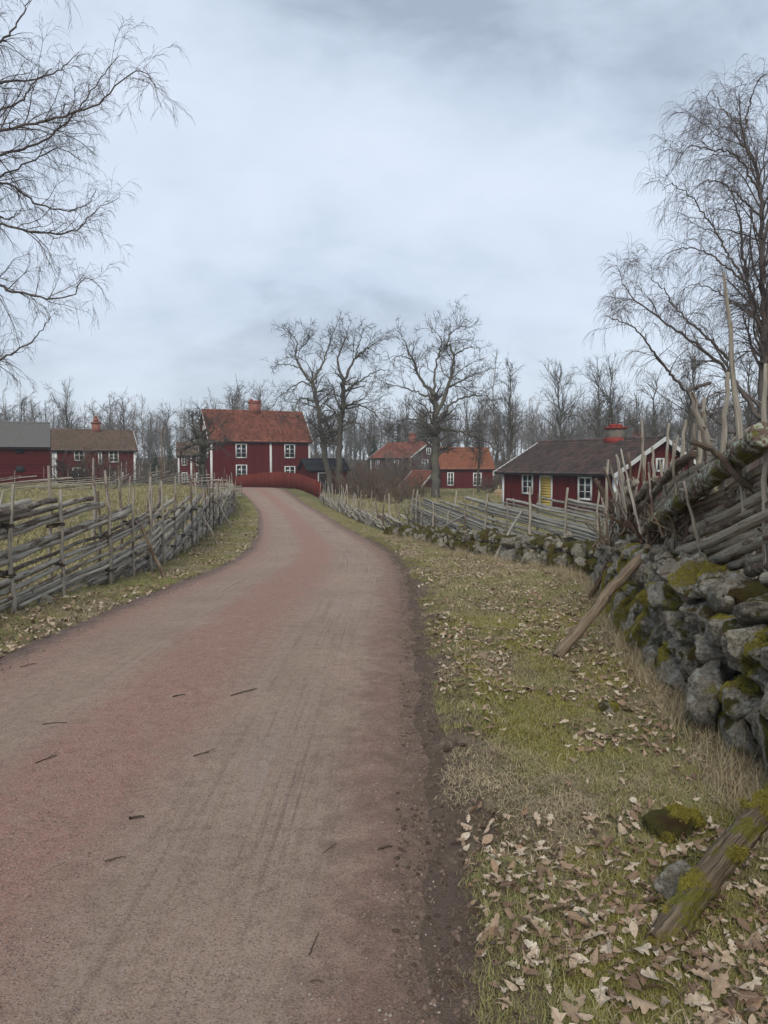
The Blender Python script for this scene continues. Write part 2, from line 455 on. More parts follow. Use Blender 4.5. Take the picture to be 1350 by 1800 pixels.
RZ = gbase(RX, RY) + .006 + crown - rut * .016 + fine + trk * (vn(RX * 1.5, RY * .5) > .35)
nx2, ny2 = len(ru), len(ry)
idx = np.arange(nx2 * ny2).reshape(ny2, nx2)
Fr = np.stack([idx[:-1, :-1], idx[:-1, 1:], idx[1:, 1:], idx[1:, :-1]], -1).reshape(-1, 4)
rme = np_mesh('dirt_road', np.stack([RX, RY, RZ], -1).reshape(-1, 3), Fr)
fattr(rme, 'u', U0); fattr(rme, 'xm', RX - eL(RY))
m, t = new_mat('road_gravel')
p = pos(t); u = t.attr('u'); xm = t.attr('xm')
sy = t.n('ShaderNodeSeparateXYZ', {0: p}).outputs[1]
rv = t.n('ShaderNodeCombineXYZ', {0: xm, 1: t.math('MULTIPLY', sy, .13), 2: 0.0}).outputs[0]
nbig = t.noise(p, .9, 5, .6); nmed = t.noise(p, 6, 5, .65); nfin = t.mapr(t.noise(p, 110, 4, .8), .32, .68); ngr = t.noise(p, 45, 3, .7)
uu = t.math('ADD', u, t.math('MULTIPLY', t.math('SUBTRACT', nbig, .5), .16))
strip = t.ramp(uu, [(0, .8), (.08, .7), (.16, .05), (.32, .0), (.40, 1.), (.55, 1.), (.65, .0), (.86, .0), (.92, .8), (1, .9)])
strip = t.math('MULTIPLY', strip, t.mapr(nmed, .20, .50))
dust = t.mix(nfin, (.235, .162, .118), (.44, .325, .248))
dust = t.mix(t.mapr(nbig, .35, .65, 0, .5), dust, (.21, .150, .115))
red = t.mix(nfin, (.20, .105, .080), (.44, .260, .20))
col = t.mix(t.math('MULTIPLY', strip, .95), dust, red)
pb = t.voro(p, 75, 'F1'); pbc = t.voro(p, 75, 'F1', 1)
pm = t.math('MULTIPLY', t.mapr(pb, .30, .18), t.mapr(t.math('ADD', nmed, t.math('MULTIPLY', strip, .25)), .52, .62))
stc = t.mix(t.n('ShaderNodeSeparateColor', {0: pbc}).outputs[0], (.11, .085, .075), (.45, .36, .32))
col = t.mix(t.math('MULTIPLY', pm, .75), col, stc)
lines = t.noise(t.scalev(rv, (26, 3, 1)), 1, 4, .6, .15)
tw = t.math('MULTIPLY', t.ramp(u, [(.08, 0.), (.16, .6), (.32, .6), (.42, .0), (.62, .1), (.70, 1.), (.84, 1.), (.92, .0)]), t.mapr(t.noise(rv, 1.6, 2), .35, .6))
col = t.mix(t.math('MULTIPLY', tw, t.mapr(lines, .50, .62, 0, .5)), col, (.33, .275, .24))
col = t.mix(t.math('MULTIPLY', tw, t.mapr(lines, .47, .36, 0, .5)), col, (.11, .085, .073))
spk = t.voro(p, 190, 'F1', 1); spk = t.n('ShaderNodeSeparateColor', {0: spk}).outputs[0]
col = t.mix(t.mapr(spk, .80, .95, 0, .45), col, (.42, .34, .30))
col = t.mix(t.mapr(spk, .20, .05, 0, .55), col, (.07, .05, .042))
eg = t.mapr(t.math('ADD', u, t.math('MULTIPLY', t.math('SUBTRACT', nmed, .5), .30)), .84, 1.0)
col = t.mix(t.math('MULTIPLY', eg, .9), col, t.mix(nfin, (.08, .055, .042), (.22, .160, .122)))
eg2 = t.mapr(t.math('ADD', u, t.math('MULTIPLY', t.math('SUBTRACT', nmed, .5), .12)), .06, .0)
col = t.mix(t.math('MULTIPLY', eg2, .8), col, t.mix(nfin, (.07, .052, .043), (.18, .14, .12)))
mot = t.noise(p, 13, 6, .78)
col = t.mix(t.mapr(mot, .50, .72, 0, .45), col, (.12, .085, .066))
col = t.mix(t.mapr(mot, .46, .30, 0, .35), col, (.40, .31, .25))
h = t.math('ADD', t.math('MULTIPLY', nfin, .5), t.math('ADD', t.math('MULTIPLY', ngr, .6), t.math('ADD', t.math('MULTIPLY', t.math('MULTIPLY', pm, t.math('SUBTRACT', 1, pb)), 1.2), t.math('MULTIPLY', t.math('MULTIPLY', lines, tw), 1.0))))
finish(t, col, .93, h, .75, .010, .12)
M_road = m
ro = link('dirt_road', rme, M_road); tag(ro, kind='structure')
def road_z(x, y):
    U = (x - eL(y)) / (eR(y) - eL(y)); rt = np.exp(-((U - .24 - .02 * np.sin(y * .35)) / .12) ** 2) + np.exp(-((U - .76 - .02 * np.sin(y * .35)) / .12) ** 2)
    return gbase(x, y) + .006 + (1 - (2 * U - 1) ** 2) * .025 - rt * .016 + fbm(x * 7, y * 2.2, 4) * .010
def surf(x, y):
    d = rdist(x, y)
    return np.where(d < -.02, road_z(x, y), gz(x, y))

# ------------------------------------------------------------ scattered stuff through geometry nodes
def scatter(name, protos, P, R, S, label=None, cat=None):
    pc = bpy.data.collections.new(name + '_kinds')
    for o in protos: pc.objects.link(o)
    n = len(P); me = bpy.data.meshes.new(name)
    me.vertices.add(n); me.vertices.foreach_set('co', np.asarray(P, np.float32).ravel())
    a = me.attributes.new('rot', 'FLOAT_VECTOR', 'POINT'); a.data.foreach_set('vector', np.asarray(R, np.float32).ravel())
    a = me.attributes.new('scl', 'FLOAT', 'POINT'); a.data.foreach_set('value', np.asarray(S, np.float32).ravel())
    a = me.attributes.new('pick', 'INT', 'POINT'); a.data.foreach_set('value', RS.randint(0, len(protos), n).astype(np.int32))
    o = bpy.data.objects.new(name, me); COL.objects.link(o)
    ng = bpy.data.node_groups.new(name + '_nodes', 'GeometryNodeTree')
    ng.interface.new_socket('Geometry', in_out='INPUT', socket_type='NodeSocketGeometry')
    ng.interface.new_socket('Geometry', in_out='OUTPUT', socket_type='NodeSocketGeometry')
    N = ng.nodes; Lk = ng.links
    gi = N.new('NodeGroupInput'); go = N.new('NodeGroupOutput'); ip = N.new('GeometryNodeInstanceOnPoints')
    m2p = N.new('GeometryNodeMeshToPoints')
    ci = N.new('GeometryNodeCollectionInfo'); ci.inputs['Collection'].default_value = pc
    ci.inputs['Separate Children'].default_value = True; ci.inputs['Reset Children'].default_value = True
    def na(nm, ty):
        x = N.new('GeometryNodeInputNamedAttribute'); x.data_type = ty; x.inputs['Name'].default_value = nm
        return next(s for s in x.outputs if s.enabled and s.name == 'Attribute')
    e2r = N.new('FunctionNodeEulerToRotation')
    Lk.new(gi.outputs[0], m2p.inputs[0]); Lk.new(m2p.outputs[0], ip.inputs['Points']); Lk.new(ci.outputs[0], ip.inputs['Instance'])
    ip.inputs['Pick Instance'].default_value = True
    Lk.new(na('pick', 'INT'), ip.inputs['Instance Index'])
    Lk.new(na('rot', 'FLOAT_VECTOR'), e2r.inputs[0]); Lk.new(e2r.outputs[0], ip.inputs['Rotation'])
    Lk.new(na('scl', 'FLOAT'), ip.inputs['Scale']); Lk.new(ip.outputs[0], go.inputs[0])
    md = o.modifiers.new('scatter', 'NODES'); md.node_group = ng
    return tag(o, label, cat, kind='stuff')

def proto(name, me): return bpy.data.objects.new(name, me)

# ------------------------------------------------------------ stones
def stone_mesh(name, seed, sub=2, ang=.5, mat=None, npts=15):
    rs = np.random.RandomState(seed)
    pts = norm(rs.randn(npts, 3)) * (.42 + .12 * rs.rand(npts, 1))
    pts = np.sign(pts) * np.abs(pts / .5) ** .8 * .5
    bm = bmesh.new()
    for q in pts: bm.verts.new(q)
    r = bmesh.ops.convex_hull(bm, input=bm.verts[:])
    bmesh.ops.delete(bm, geom=[v for v in bm.verts if not v.link_faces], context='VERTS')
    bmesh.ops.dissolve_limit(bm, angle_limit=.22, verts=bm.verts[:], edges=bm.edges[:])
    bmesh.ops.bevel(bm, geom=bm.edges[:] , offset=.035, segments=2, profile=.6, affect='EDGES', clamp_overlap=True)
    bmesh.ops.triangulate(bm, faces=bm.faces[:])
    if sub:
        long_e = [e for e in bm.edges if e.calc_length() > .16]
        bmesh.ops.subdivide_edges(bm, edges=long_e, cuts=sub, use_grid_fill=True)
        bmesh.ops.triangulate(bm, faces=bm.faces[:])
    off = Vector((seed * 3.1, 0, 0)); bmesh.ops.subdivide_edges(bm, edges=[e for e in bm.edges if e.calc_length() > .07], cuts=1, use_grid_fill=True) if sub > 1 else None; bmesh.ops.triangulate(bm, faces=bm.faces[:])
    bm.normal_update()
    for v in bm.verts:
        q = v.co * 2.3 + off
        d = noise.fractal(q, 1.0, 2.0, 4) * .05 + noise.fractal(v.co * 7 + off, 1, 2, 4) * .035
        v.co += v.normal * d
    bmesh.ops.recalc_face_normals(bm, faces=bm.faces)
    for e in bm.edges:
        if len(e.link_faces) == 2 and e.calc_face_angle(0) > .65: e.smooth = False
    for f in bm.faces: f.smooth = True
    me = bpy.data.meshes.new(name); bm.to_mesh(me); bm.free()
    if mat: me.materials.append(mat)
    return me
STN = [stone_mesh('stone', 100 + i, 3, mat=M_stone) for i in range(9)]
STM = [stone_mesh('stone', 200 + i, 3, mat=M_stonem) for i in range(6)]
STF = [stone_mesh('stone', 300 + i, 1, mat=M_stonef) for i in range(6)]
print('tris per stone', [len(x.polygons) for x in STN])

class Path:
    def __init__(s, pts, n=200):
        s.p = smooth_path(np.asarray(pts, float), n)
        s.L = np.concatenate([[0], np.cumsum(np.linalg.norm(np.diff(s.p, axis=0), axis=1))]); s.len = s.L[-1]
    def xy(s, d): return np.stack([np.interp(d, s.L, s.p[:, 0]), np.interp(d, s.L, s.p[:, 1])], -1)
    def tan(s, d): return norm(s.xy(d + .15) - s.xy(d - .15) + 1e-9)
    def off(s, d, o):
        """o metres to the left of the walking direction"""
        t = s.tan(d); return s.xy(d) + np.stack([-t[..., 1], t[..., 0]], -1) * np.asarray(o)[..., None]

# near wall: walks from the camera away, left of it is the road
WP = Path([(2.16, .6), (2.2, 2.2), (2.28, 3.6), (2.54, 6), (2.90, 8), (3.34, 10), (3.7, 11.6)])
def stone_wall(path, hfun, half, root, kinds, size, rs, s0, s1, front=1, batter=.12, slabs=0, rows_top=2):
    recs = []
    ht = hfun(s0)
    def put(s, o, z, a, b, c, ry=0, kind=None, tilt=.25):
        q = path.off(np.array(s), np.array(o)); t = path.tan(np.array(s)); g0 = gz1(*q)
        ob = link('stone', kind or kinds[rs.randint(len(kinds))], parent=root)
        ob.rotation_euler = Euler((rs.randn() * tilt, rs.randn() * tilt + ry, math.atan2(t[1], t[0]) + rs.randn() * .3 + (math.pi if rs.rand() < .5 else 0)))
        ob.location = Vector((q[0], q[1], g0 + z)) - root.location; ob.scale = (a, b, c)
        recs.append(ob)
    z = 0.0; row = 0
    while True:
        hh = size * rs.uniform(.62, .9) * (1 - .05 * row)
        if row == 0: hh *= 1.25
        s = s0 + rs.rand() * .2; anyput = False
        while s < s1:
            l = size * rs.choice([rs.uniform(.6, 1.0), rs.uniform(1.1, 1.9)])
            if z + hh * .55 < hfun(s):
                o = front * (half - batter * (z + hh / 2)) + rs.randn() * .035
                if slabs and row == 0 and rs.rand() < slabs:
                    put(s + l * .4, o, hh * rs.uniform(.9, 1.25), l * 1.15, .32, hh * rs.uniform(2.0, 2.7), ry=rs.randn() * .2, tilt=.2)
                else:
                    put(s + l / 2, o, z + hh / 2, l * 1.22, size * 1.15, hh * 1.38, ry=rs.randn() * .12)
                anyput = True
            s += l * .92
        z += hh; row += 1
        if not anyput: break
    s = s0
    while s < s1:   # stones lying along the top and the back
        l = size * rs.uniform(.7, 1.5)
        for o in np.linspace(-half * .8, half * .55, rows_top) * front:
            put(s + l / 2, o + rs.randn() * .05, hfun(s) - .06 + rs.randn() * .03, l * 1.15, l * .9, size * .75, tilt=.3)
        s += l * .9
    return recs
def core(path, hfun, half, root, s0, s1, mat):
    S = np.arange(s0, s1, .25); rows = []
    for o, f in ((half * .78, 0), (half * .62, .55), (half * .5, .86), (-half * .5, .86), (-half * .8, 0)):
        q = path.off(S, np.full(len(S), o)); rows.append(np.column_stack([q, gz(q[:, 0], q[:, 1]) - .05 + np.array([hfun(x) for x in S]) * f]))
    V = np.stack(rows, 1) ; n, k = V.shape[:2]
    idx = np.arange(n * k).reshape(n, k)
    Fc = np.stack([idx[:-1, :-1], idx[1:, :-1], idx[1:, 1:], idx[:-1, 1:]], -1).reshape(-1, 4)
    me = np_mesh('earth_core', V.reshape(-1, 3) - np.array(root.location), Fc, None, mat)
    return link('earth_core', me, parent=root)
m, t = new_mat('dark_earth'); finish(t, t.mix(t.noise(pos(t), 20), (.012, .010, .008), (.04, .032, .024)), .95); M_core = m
rsw = np.random.RandomState(5)
w1 = empty('stone_wall', (2.2, 4, 0), 'dry stone wall of large grey mossy rocks rising at the right edge of the picture', 'wall')
h1 = lambda s: np.interp(s, [0, 2, 5, 8, 11.5], [.93, .91, .88, .82, .72]) + .05 * math.sin(s * 3.1)
recs1 = stone_wall(WP, h1, .36, w1, STN + STN + STM[:2], .265, rsw, .2, WP.len, slabs=.6, batter=.08)
core(WP, h1, .36, w1, .1, WP.len + .2, M_core)
# far wall under the tidy fence; walks from the corner away
WP2 = Path([(4.05, 11.7), (3.3, 14.6), (2.35, 18.0), (1.55, 21.5), (.55, 25.0)])
h2 = lambda s: np.interp(s, [0, 4, 9, 13.5], [.50, .48, .42, .28]) + .06 * math.sin(s * 2.3)
w2 = empty('stone_wall', (2.3, 18, 0), 'low wall of dark mossy boulders under the tidy grey pole fence beyond the grass verge', 'wall')
recs2 = stone_wall(WP2, h2, .38, w2, STF + STM[3:5], .31, rsw, 0, WP2.len, batter=.25)
core(WP2, h2, .34, w2, 0, WP2.len, M_core)
print('wall stones', len(recs1), len(recs2))
# loose rocks by the leaning log
for (px, py, d, sc, kind, lab) in ((1192, 1560, 2.78, (.19, .16, .17), STN[2], 'small bare grey rock beside the leaning mossy log in the lower right corner'),
                                   (1180, 1478, 3.22, (.36, .20, .13), STM[1], 'flat moss covered rock half sunk in grass above the small grey rock'),
                                   (1065, 1253, 4.95, (.22, .16, .07), STM[2], 'low green mossy stone sunk in the grass verge midway to the wall')):
    q = at(px, py, d); o = link('rock', kind); o.location = (q.x, q.y, gz1(q.x, q.y) + sc[2] * .22); o.scale = sc; o.rotation_euler = (.2, -.1, .6); tag(o, lab, 'rock')
q = at(80, 1048, 9.4)
o = link('rock', STN[4]); o.location = (q.x, q.y, gz1(q.x, q.y) + .05); o.scale = (.22, .2, .16); tag(o, 'grey rock at the foot of the nearest left fence stakes', 'rock')

# ------------------------------------------------------------ pole fences
def tie_mesh(seed):
    rs = np.random.RandomState(seed); a = np.linspace(0, 2 * math.pi * 2.2, 20)
    P = np.stack([np.cos(a) * .055, np.sin(a) * .13, np.linspace(-.02, .025, 20) + rs.randn(20) * .004], -1)
    P = np.vstack([P, P[-1] + np.array([.05, .03, .03]), P[-1] + np.array([.09, .08, .02])])
    V, Fc, UV = tubes(P[None], np.full((1, len(P)), .009), 4)
    return np_mesh('withy_tie', V, Fc, UV, M_tie)
TIES = [tie_mesh(i) for i in range(3)]

def gardsgard(name, label, path, base, H, slope, gap, rr, rs, rail_mat, stake_sp=1.3, stake_h=(1.3, 2.1), stake_r=.03, n=10, k=8, z0=.06, wob=.012, pairs=True,
              cat='fence', braces=(), ties=True, overshoot=.25, latj=.03, lean=.05, skip=0, minlen=.8, sv=.1, stake_mat=None, maxlen=9):
    c = path.xy(np.array(path.len / 2)); root = empty(name, (c[0], c[1], 0), label, cat)
    rl = np.array(root.location); stake_mat = stake_mat or M_stake
    def W(s, o, z):
        q = path.off(np.asarray(s, float), np.asarray(o, float)); return np.column_stack([q, base(q[:, 0], q[:, 1]) + z])
    s0 = -H / slope
    cnt = 0
    while s0 < path.len:
        sl = slope * rs.uniform(1 - sv, 1 + sv)
        a = s0 + rs.uniform(-.15, .15); b = a + min(H / sl, maxlen) * rs.uniform(.85, 1.06)
        A, B = max(a, -overshoot * rs.rand()), min(b, path.len + overshoot * rs.rand())
        if B - A > minlen and rs.rand() >= skip:
            S = np.linspace(A, B, n); lo = rs.randn() * latj
            pts = W(S, np.full(n, lo) + rs.randn(n) * .003, z0 + (S - a) * sl)
            # beyond path ends extend straight
            r0 = rr * rs.uniform(.75, 1.3)
            if rs.rand() < .5: pts = pts[::-1]
            me = log_mesh('rail', pts - rl, r0, r0 * rs.uniform(.6, .9), k=k, n=n, wob=wob, mat=rail_mat, rs=rs, knots=int(rs.randint(0, 4)) if k > 6 else 0)
            link('rail', me, parent=root); cnt += 1
        s0 += gap / slope * rs.uniform(.85, 1.15)
    s = .15
    while s < path.len:
        le = rs.randn() * lean
        for o in ((-.085, .085) if pairs else (.07,)):
            h = rs.uniform(*stake_h); ss = s + rs.randn() * .04
            pts = W([ss, ss + le * .4, ss + le], [o, o * 1.1 + rs.randn() * .01, o * .9 + rs.randn() * .05], np.array([-.1, h * .5, h]))
            me = log_mesh('stake', pts - rl, stake_r * rs.uniform(.85, 1.25), stake_r * rs.uniform(.45, .75), k=7, n=7, wob=.012, mat=stake_mat, rs=rs)
            link('stake', me, parent=root)
        if ties:
            for f in (.30, .78):
                zt = H * f + rs.randn() * .06
                q = W([s], [0], np.array([zt]))[0] - rl; tn = path.tan(np.array(s))
                link('withy_tie', TIES[rs.randint(3)], parent=root, loc=q, rot=(rs.randn() * .12, rs.randn() * .2, math.atan2(tn[1], tn[0])), scl=(1, .95, 1))
        s += stake_sp * rs.uniform(.8, 1.2)
    for (p0, p1, r0, r1, mt) in braces:
        link('brace', log_mesh('brace', np.array([np.array(p0), (np.array(p0) + np.array(p1)) / 2 + rs.randn(3) * .03, np.array(p1)]) - rl, r0, r1, k=8, n=8, wob=.008, mat=mt, rs=rs, knots=1), parent=root)
    print(name, 'rails', cnt)
    return root

def gp(px, py, d, dz=0.):
    q = at(px, py, d); return (q.x, q.y, gz1(q.x, q.y) + dz)
LP = Path([(-4.5, 4.6), (-4.38, 6.6), (-4.28, 9.8), (-4.2, 12.6), (-4.5, 16), (-4.95, 19.5), (-5.75, 25), (-6.9, 33), (-8.05, 41), (-9.4, 47.5), (-10.9, 53.5)])
rsl = np.random.RandomState(21)
br = []
for (px, d, hx) in ((262, 12.6, -.42), (365, 21, -.5), (398, 28.5, -.5), (414, 36, -.5), (424, 43, -.5)):
    s = LP.L[np.argmin(abs(LP.p[:, 1] - d))]; foot = LP.off(np.array(s), np.array(-.62)); top = LP.off(np.array(s + .45), np.array(-.10))
    br.append(((foot[0], foot[1], gz1(*foot) - .03), (top[0], top[1], gz1(*top) + .85), .034, .028, M_stake if px > 300 else M_brown))
gardsgard('pole_fence', 'long grey pole fence with slanting split rails curving along the left side of the road', LP, gz, 1.20, .115, .070, .036, rsl, M_rail, stake_sp=1.35, sv=.2,
          stake_h=(1.15, 1.85), wob=.005, braces=br, overshoot=.6, n=16, k=9, latj=.03, maxlen=12)
# back fences in the left field
rsb = np.random.RandomState(22)
gardsgard('pole_fence', 'low pole fence in the field in front of the red log barn', Path([at(-60, 850, 46).to_2d(), at(60, 850, 49).to_2d(), at(192, 850, 50).to_2d()]), gz, .95, .09, .14, .035, rsb, M_rail,
          stake_sp=1.6, stake_h=(1.1, 1.6), n=6, k=5, ties=False, pairs=False, minlen=1.5)
gardsgard('pole_fence', 'pole fence crossing the field below the far red house with the thin chimney', Path([at(194, 850, 50.5).to_2d(), at(240, 850, 58).to_2d(), at(292, 850, 64).to_2d()]), gz, 1.05, .10, .14, .035, rsb, M_rail,
          stake_sp=1.7, stake_h=(1.1, 1.9), n=6, k=5, ties=False, pairs=False, minlen=1.5)
gardsgard('pole_fence', 'pole fence running from the pollarded tree down to the end of the roadside fence', Path([at(262, 850, 66).to_2d(), at(330, 850, 61).to_2d(), at(395, 850, 56).to_2d(), at(424, 850, 54).to_2d()]), gz, 1.2, .12, .14, .035, rsb, M_rail,
          stake_sp=1.3, stake_h=(1.2, 2.1), n=6, k=5, ties=False, pairs=False, minlen=1.5)
# single tall stakes standing in the left field
for i, (px, pt, pb, d, lean, lab) in enumerate(((283, 750, 890, 21, 10, 'tallest grey stake leaning right behind the left roadside fence'), (163, 805, 900, 17, 2, 'straight grey stake standing in the field behind the left fence'),
                                   (262, 830, 893, 24, 7, 'short leaning stake in the field just left of the tallest one'), (228, 838, 880, 30, 3, 'short dark stake in the middle of the left field'))):
    a = at(px - lean, pb, d); b = at(px + lean * .4, pt, d); a.z = gz1(a.x, a.y) - .1
    me = log_mesh('stake', np.array([a, (a + b) / 2 + Vector((.02, 0, 0)), b]), .05 if d < 25 else .04, .025, k=7, n=7, wob=.012, mat=M_stake)
    tag(link('stake', me), lab, 'stake')

# tidy fence on the far wall; brushy fence on to the gate
FP2 = Path([(4.25, 11.9), (3.6, 14.8), (2.65, 18.1), (1.85, 21.5), (.9, 25.1)])
base2 = lambda x, y: gz(x, y) + .28
rst = np.random.RandomState(31)
def brc(foot, top, r): return (foot, top, r, r * .8, M_railpale)
fa = at(868, 978, 16.0); ta = at(918, 898, 16.6); fb = at(722, 946, 21.8); tb = at(818, 905, 20.2)
gardsgard('pole_fence', 'tidy pale grey fence of close straight poles on the low wall before the cottage', FP2, base2, .92, .10, .070, .036, rst, M_railpale,
          stake_sp=1.35, stake_h=(.85, 1.35), n=8, k=7, ties=False, wob=.004, latj=.012, lean=.08, sv=.04, braces=[brc((fa.x, fa.y, gz1(fa.x, fa.y)), ta, .035), brc((fb.x, fb.y, gz1(fb.x, fb.y)), tb, .03)], overshoot=.5)
BP = Path([(1.15, 24.2), (.35, 26.5), (-.55, 30.5), (-1.45, 36), (-2.3, 41.5), (-3.3, 47), (-4.35, 53.0)])
fc = at(640, 926, 33.5); tc_ = at(664, 893, 33.5)
gardsgard('brushwood_fence', 'rough fence of crooked grey branches and stakes along the right side of the road bend', BP, gz, 1.15, .10, .062, .036, np.random.RandomState(33), M_rail,
          stake_sp=.85, pairs=False, stake_h=(1.0, 1.6), n=12, k=6, ties=False, wob=.03, latj=.07, lean=.12, braces=[brc((fc.x, fc.y, gz1(fc.x, fc.y)), tc_, .035)], maxlen=5)

# near right fence on top of the stone wall: rails rise towards the camera, so the path walks towards it
pts = [WP.off(np.array(s), np.array(np.interp(s, [0, 5, 9.5], [.02, .08, .24]))) for s in np.linspace(9.3, .3, 12)]
FP3 = Path(pts)
base3 = lambda x, y: gz(x, y) + np.interp(y, [0, 3, 6, 9, 12], [.93, .91, .89, .80, .74])
rsn = np.random.RandomState(44)
c = FP3.xy(np.array(FP3.len / 2)); f3 = empty('pole_fence', (c[0], c[1], 0), 'heavy fence of thick brown poles slanting up on top of the near stone wall', 'fence')
rl3 = np.array(f3.location)
s0 = -4.2
while s0 < FP3.len - .3:
    sl = .20 * rsn.uniform(.95, 1.05)
    a = s0; b = a + (.60 + .045 * max(a, -2)) / (sl - .045) * rsn.uniform(.85, 1.1)
    A, B = max(a, -.25 * rsn.rand()), min(b, FP3.len)
    if B - A > .7:
        S = np.linspace(A, B, 7); q = FP3.off(S, np.full(7, rsn.randn() * .03 - .03))
        P3 = np.column_stack([q, base3(q[:, 0], q[:, 1]) + .03 + (S - a) * sl])
        r0 = .040 * rsn.uniform(.8, 1.25)
        link('rail', log_mesh('rail', P3 - rl3, r0, r0 * .8, k=11, n=12, wob=.006, mat=M_railbig, rs=rsn, knots=3), parent=f3)
    s0 += .074 / sl * rsn.uniform(.85, 1.1)
# thick mossy top log
P3 = np.array([at(1375, 762, 4.4), at(1290, 830, 5.1), at(1215, 885, 6.0), at(1160, 925, 7.0)])
P3[:, 0] -= .10
o = link('rail', log_mesh('rail', P3 - rl3, .072, .05, k=22, n=30, wob=.004, mat=M_lichlog, rs=rsn, knots=2, rough=.06), parent=f3); o['label'] = 'thick lichen covered top pole'
STK = [([(1236, 724), (1243, 804), (1258, 965)], 5.65, .034), ([(1272, 480), (1285, 620), (1291, 700), (1302, 804), (1322, 1016)], 4.85, .036), ([(1128, 735), (1130, 800), (1135, 928)], 7.9, .024),
       ([(1104, 795), (1110, 840), (1122, 910)], 8.4, .026), ([(1083, 800), (1096, 860), (1112, 925)], 8.7, .026), ([(1069, 808), (1066, 870), (1064, 945)], 9.6, .028),
       ([(1062, 822), (1078, 870), (1098, 930)], 9.2, .03), ([(1206, 738), (1199, 800), (1191, 880)], 6.7, .026), ([(1222, 745), (1212, 840), (1204, 955)], 6.1, .030),
       ([(1238, 700), (1232, 760), (1226, 850)], 5.9, .024), ([(1279, 655), (1274, 740), (1268, 860)], 5.2, .026), ([(1176, 744), (1172, 800), (1167, 930)], 7.0, .022),
       ([(1146, 785), (1150, 850), (1155, 940)], 7.4, .024), ([(1192, 765), (1180, 820), (1160, 900)], 7.2, .022), ([(1346, 640), (1343, 780), (1349, 1010)], 4.5, .024), ([(1160, 810), (1170, 870), (1186, 940)], 6.8, .02)]
for i in range(15):
    d = rsn.uniform(5.4, 9.4); s_ = WP.L[np.argmin(abs(WP.p[:, 1] - d))]; q = WP.off(np.array(s_), np.array(np.interp(s_, [0, 5, 9.5], [.10, .16, .33]))); z0_ = float(base3(q[0], q[1])) - .05
    hh = rsn.uniform(.6, 1.05); lx, ly = rsn.randn() * .10, rsn.randn() * .28
    P3 = np.array([(q[0], q[1], z0_), (q[0] + lx * .4, q[1] + ly * .55, z0_ + hh * .5), (q[0] + lx, q[1] + ly, z0_ + hh)])
    link('stake', log_mesh('stake', P3 - rl3, .019, .009, k=7, n=9, wob=.007, mat=M_stake, rs=rsn, knots=1), parent=f3)
for pl, d, r in STK:
    P3 = np.array([at(x, y, d) for x, y in pl])[::-1]
    link('stake', log_mesh('stake', P3 - rl3, r * .95, r * (.22 if P3[-1][2] > 2.3 else .5), k=9, n=12, wob=.004, mat=M_stake, rs=rsn, knots=2), parent=f3)
for pl, d, r, mt in (([(1217, 778), (1250, 790), (1276, 812), (1300, 842), (1338, 868)], 4.75, .017, M_stakedark), ([(1215, 690), (1228, 735), (1245, 775), (1250, 800)], 5.4, .018, M_stake), ([(1046, 842), (1062, 870), (1078, 900)], 9.9, .03, M_stakedark)):
    P3 = np.array([at(x, y, d) for x, y in pl])
    link('branch', log_mesh('branch', P3 - rl3, r, r * 1.6, k=8, n=14, wob=.0035, mat=mt, rs=rsn, knots=3), parent=f3)
BR3 = [(gp(980, 1160, 6.3), at(1142, 962, 6.75), .047, .042, M_brown), (gp(1037, 1048, 9.7), at(1086, 958, 9.3), .034, .03, M_brown), (at(1086, 958, 9.3), at(1136, 893, 8.9), .03, .02, M_stake), (gp(1049, 988, 12.0), at(1081, 900, 11.2), .036, .03, M_stakedark)]
for p0, p1, r0, r1, mt in BR3:
    link('brace', log_mesh('brace', np.array([np.array(p0), (np.array(p0) + np.array(p1)) / 2 + rsn.randn(3) * .02, np.array(p1)]) - rl3, r0, r1, k=10, n=14, wob=.006, mat=mt, rs=rsn, knots=3), parent=f3)
# leaning mossy log, lower right
p0 = gp(1150, 1672, 2.5, -.03); p1 = at(1262, 1520, 2.72); p2 = at(1390, 1370, 3.0)
me = log_mesh('leaning_log', np.array([p0, p1, p2]), .056, .046, k=30, n=44, wob=.0015, mat=M_mosslog, rs=rsn, knots=2, rough=.05)
tag(link('leaning_log', me), 'thick rotten mossy log leaning up against the stone wall in the lower right corner', 'log')

# ------------------------------------------------------------ houses
def falu(name, a, b, horiz=False, bw=.14):
    m, t = new_mat(name)
    oc = t.n('ShaderNodeTexCoord').outputs['Object']; s3 = t.n('ShaderNodeSeparateXYZ', {0: oc})
    ax = s3.outputs[2] if horiz else t.math('ADD', s3.outputs[0], s3.outputs[1])
    cell = t.math('FLOOR', t.math('DIVIDE', ax, bw))
    wn = t.n('ShaderNodeTexWhiteNoise', {1: cell}, noise_dimensions='1D').outputs[0]
    st = t.noise(t.scalev(oc, (2, 2, 14) if horiz else (14, 14, 1.2)), 1, 4, .6)
    col = t.mix(st, a, b); col = t.mix(t.mapr(wn, 0, 1, 0, .4), col, tuple(c * .55 for c in a))
    fr = t.math('FRACT', t.math('DIVIDE', ax, bw))
    col = t.mix(t.mapr(rnd(t), 0, 1, 0, .3), col, tuple(c * .45 for c in a)) if name.startswith('bright') else col
    gap = t.math('MULTIPLY', t.mapr(fr, 0, .08), t.mapr(fr, 1, .92))
    col = t.mix(gap, tuple(c * .3 for c in a), col)
    finish(t, col, .9, gap, .8, .02, .08)
    return m
M_red = falu('falu_red_boards', (.078, .011, .012), (.135, .021, .020))
M_redlog = falu('falu_red_logs', (.060, .009, .010), (.115, .019, .018), True, .24)
M_redgate = falu('bright_red_boards', (.145, .030, .022), (.195, .046, .034))
M_reddark = falu('grey_red_boards', (.085, .045, .040), (.15, .09, .08))
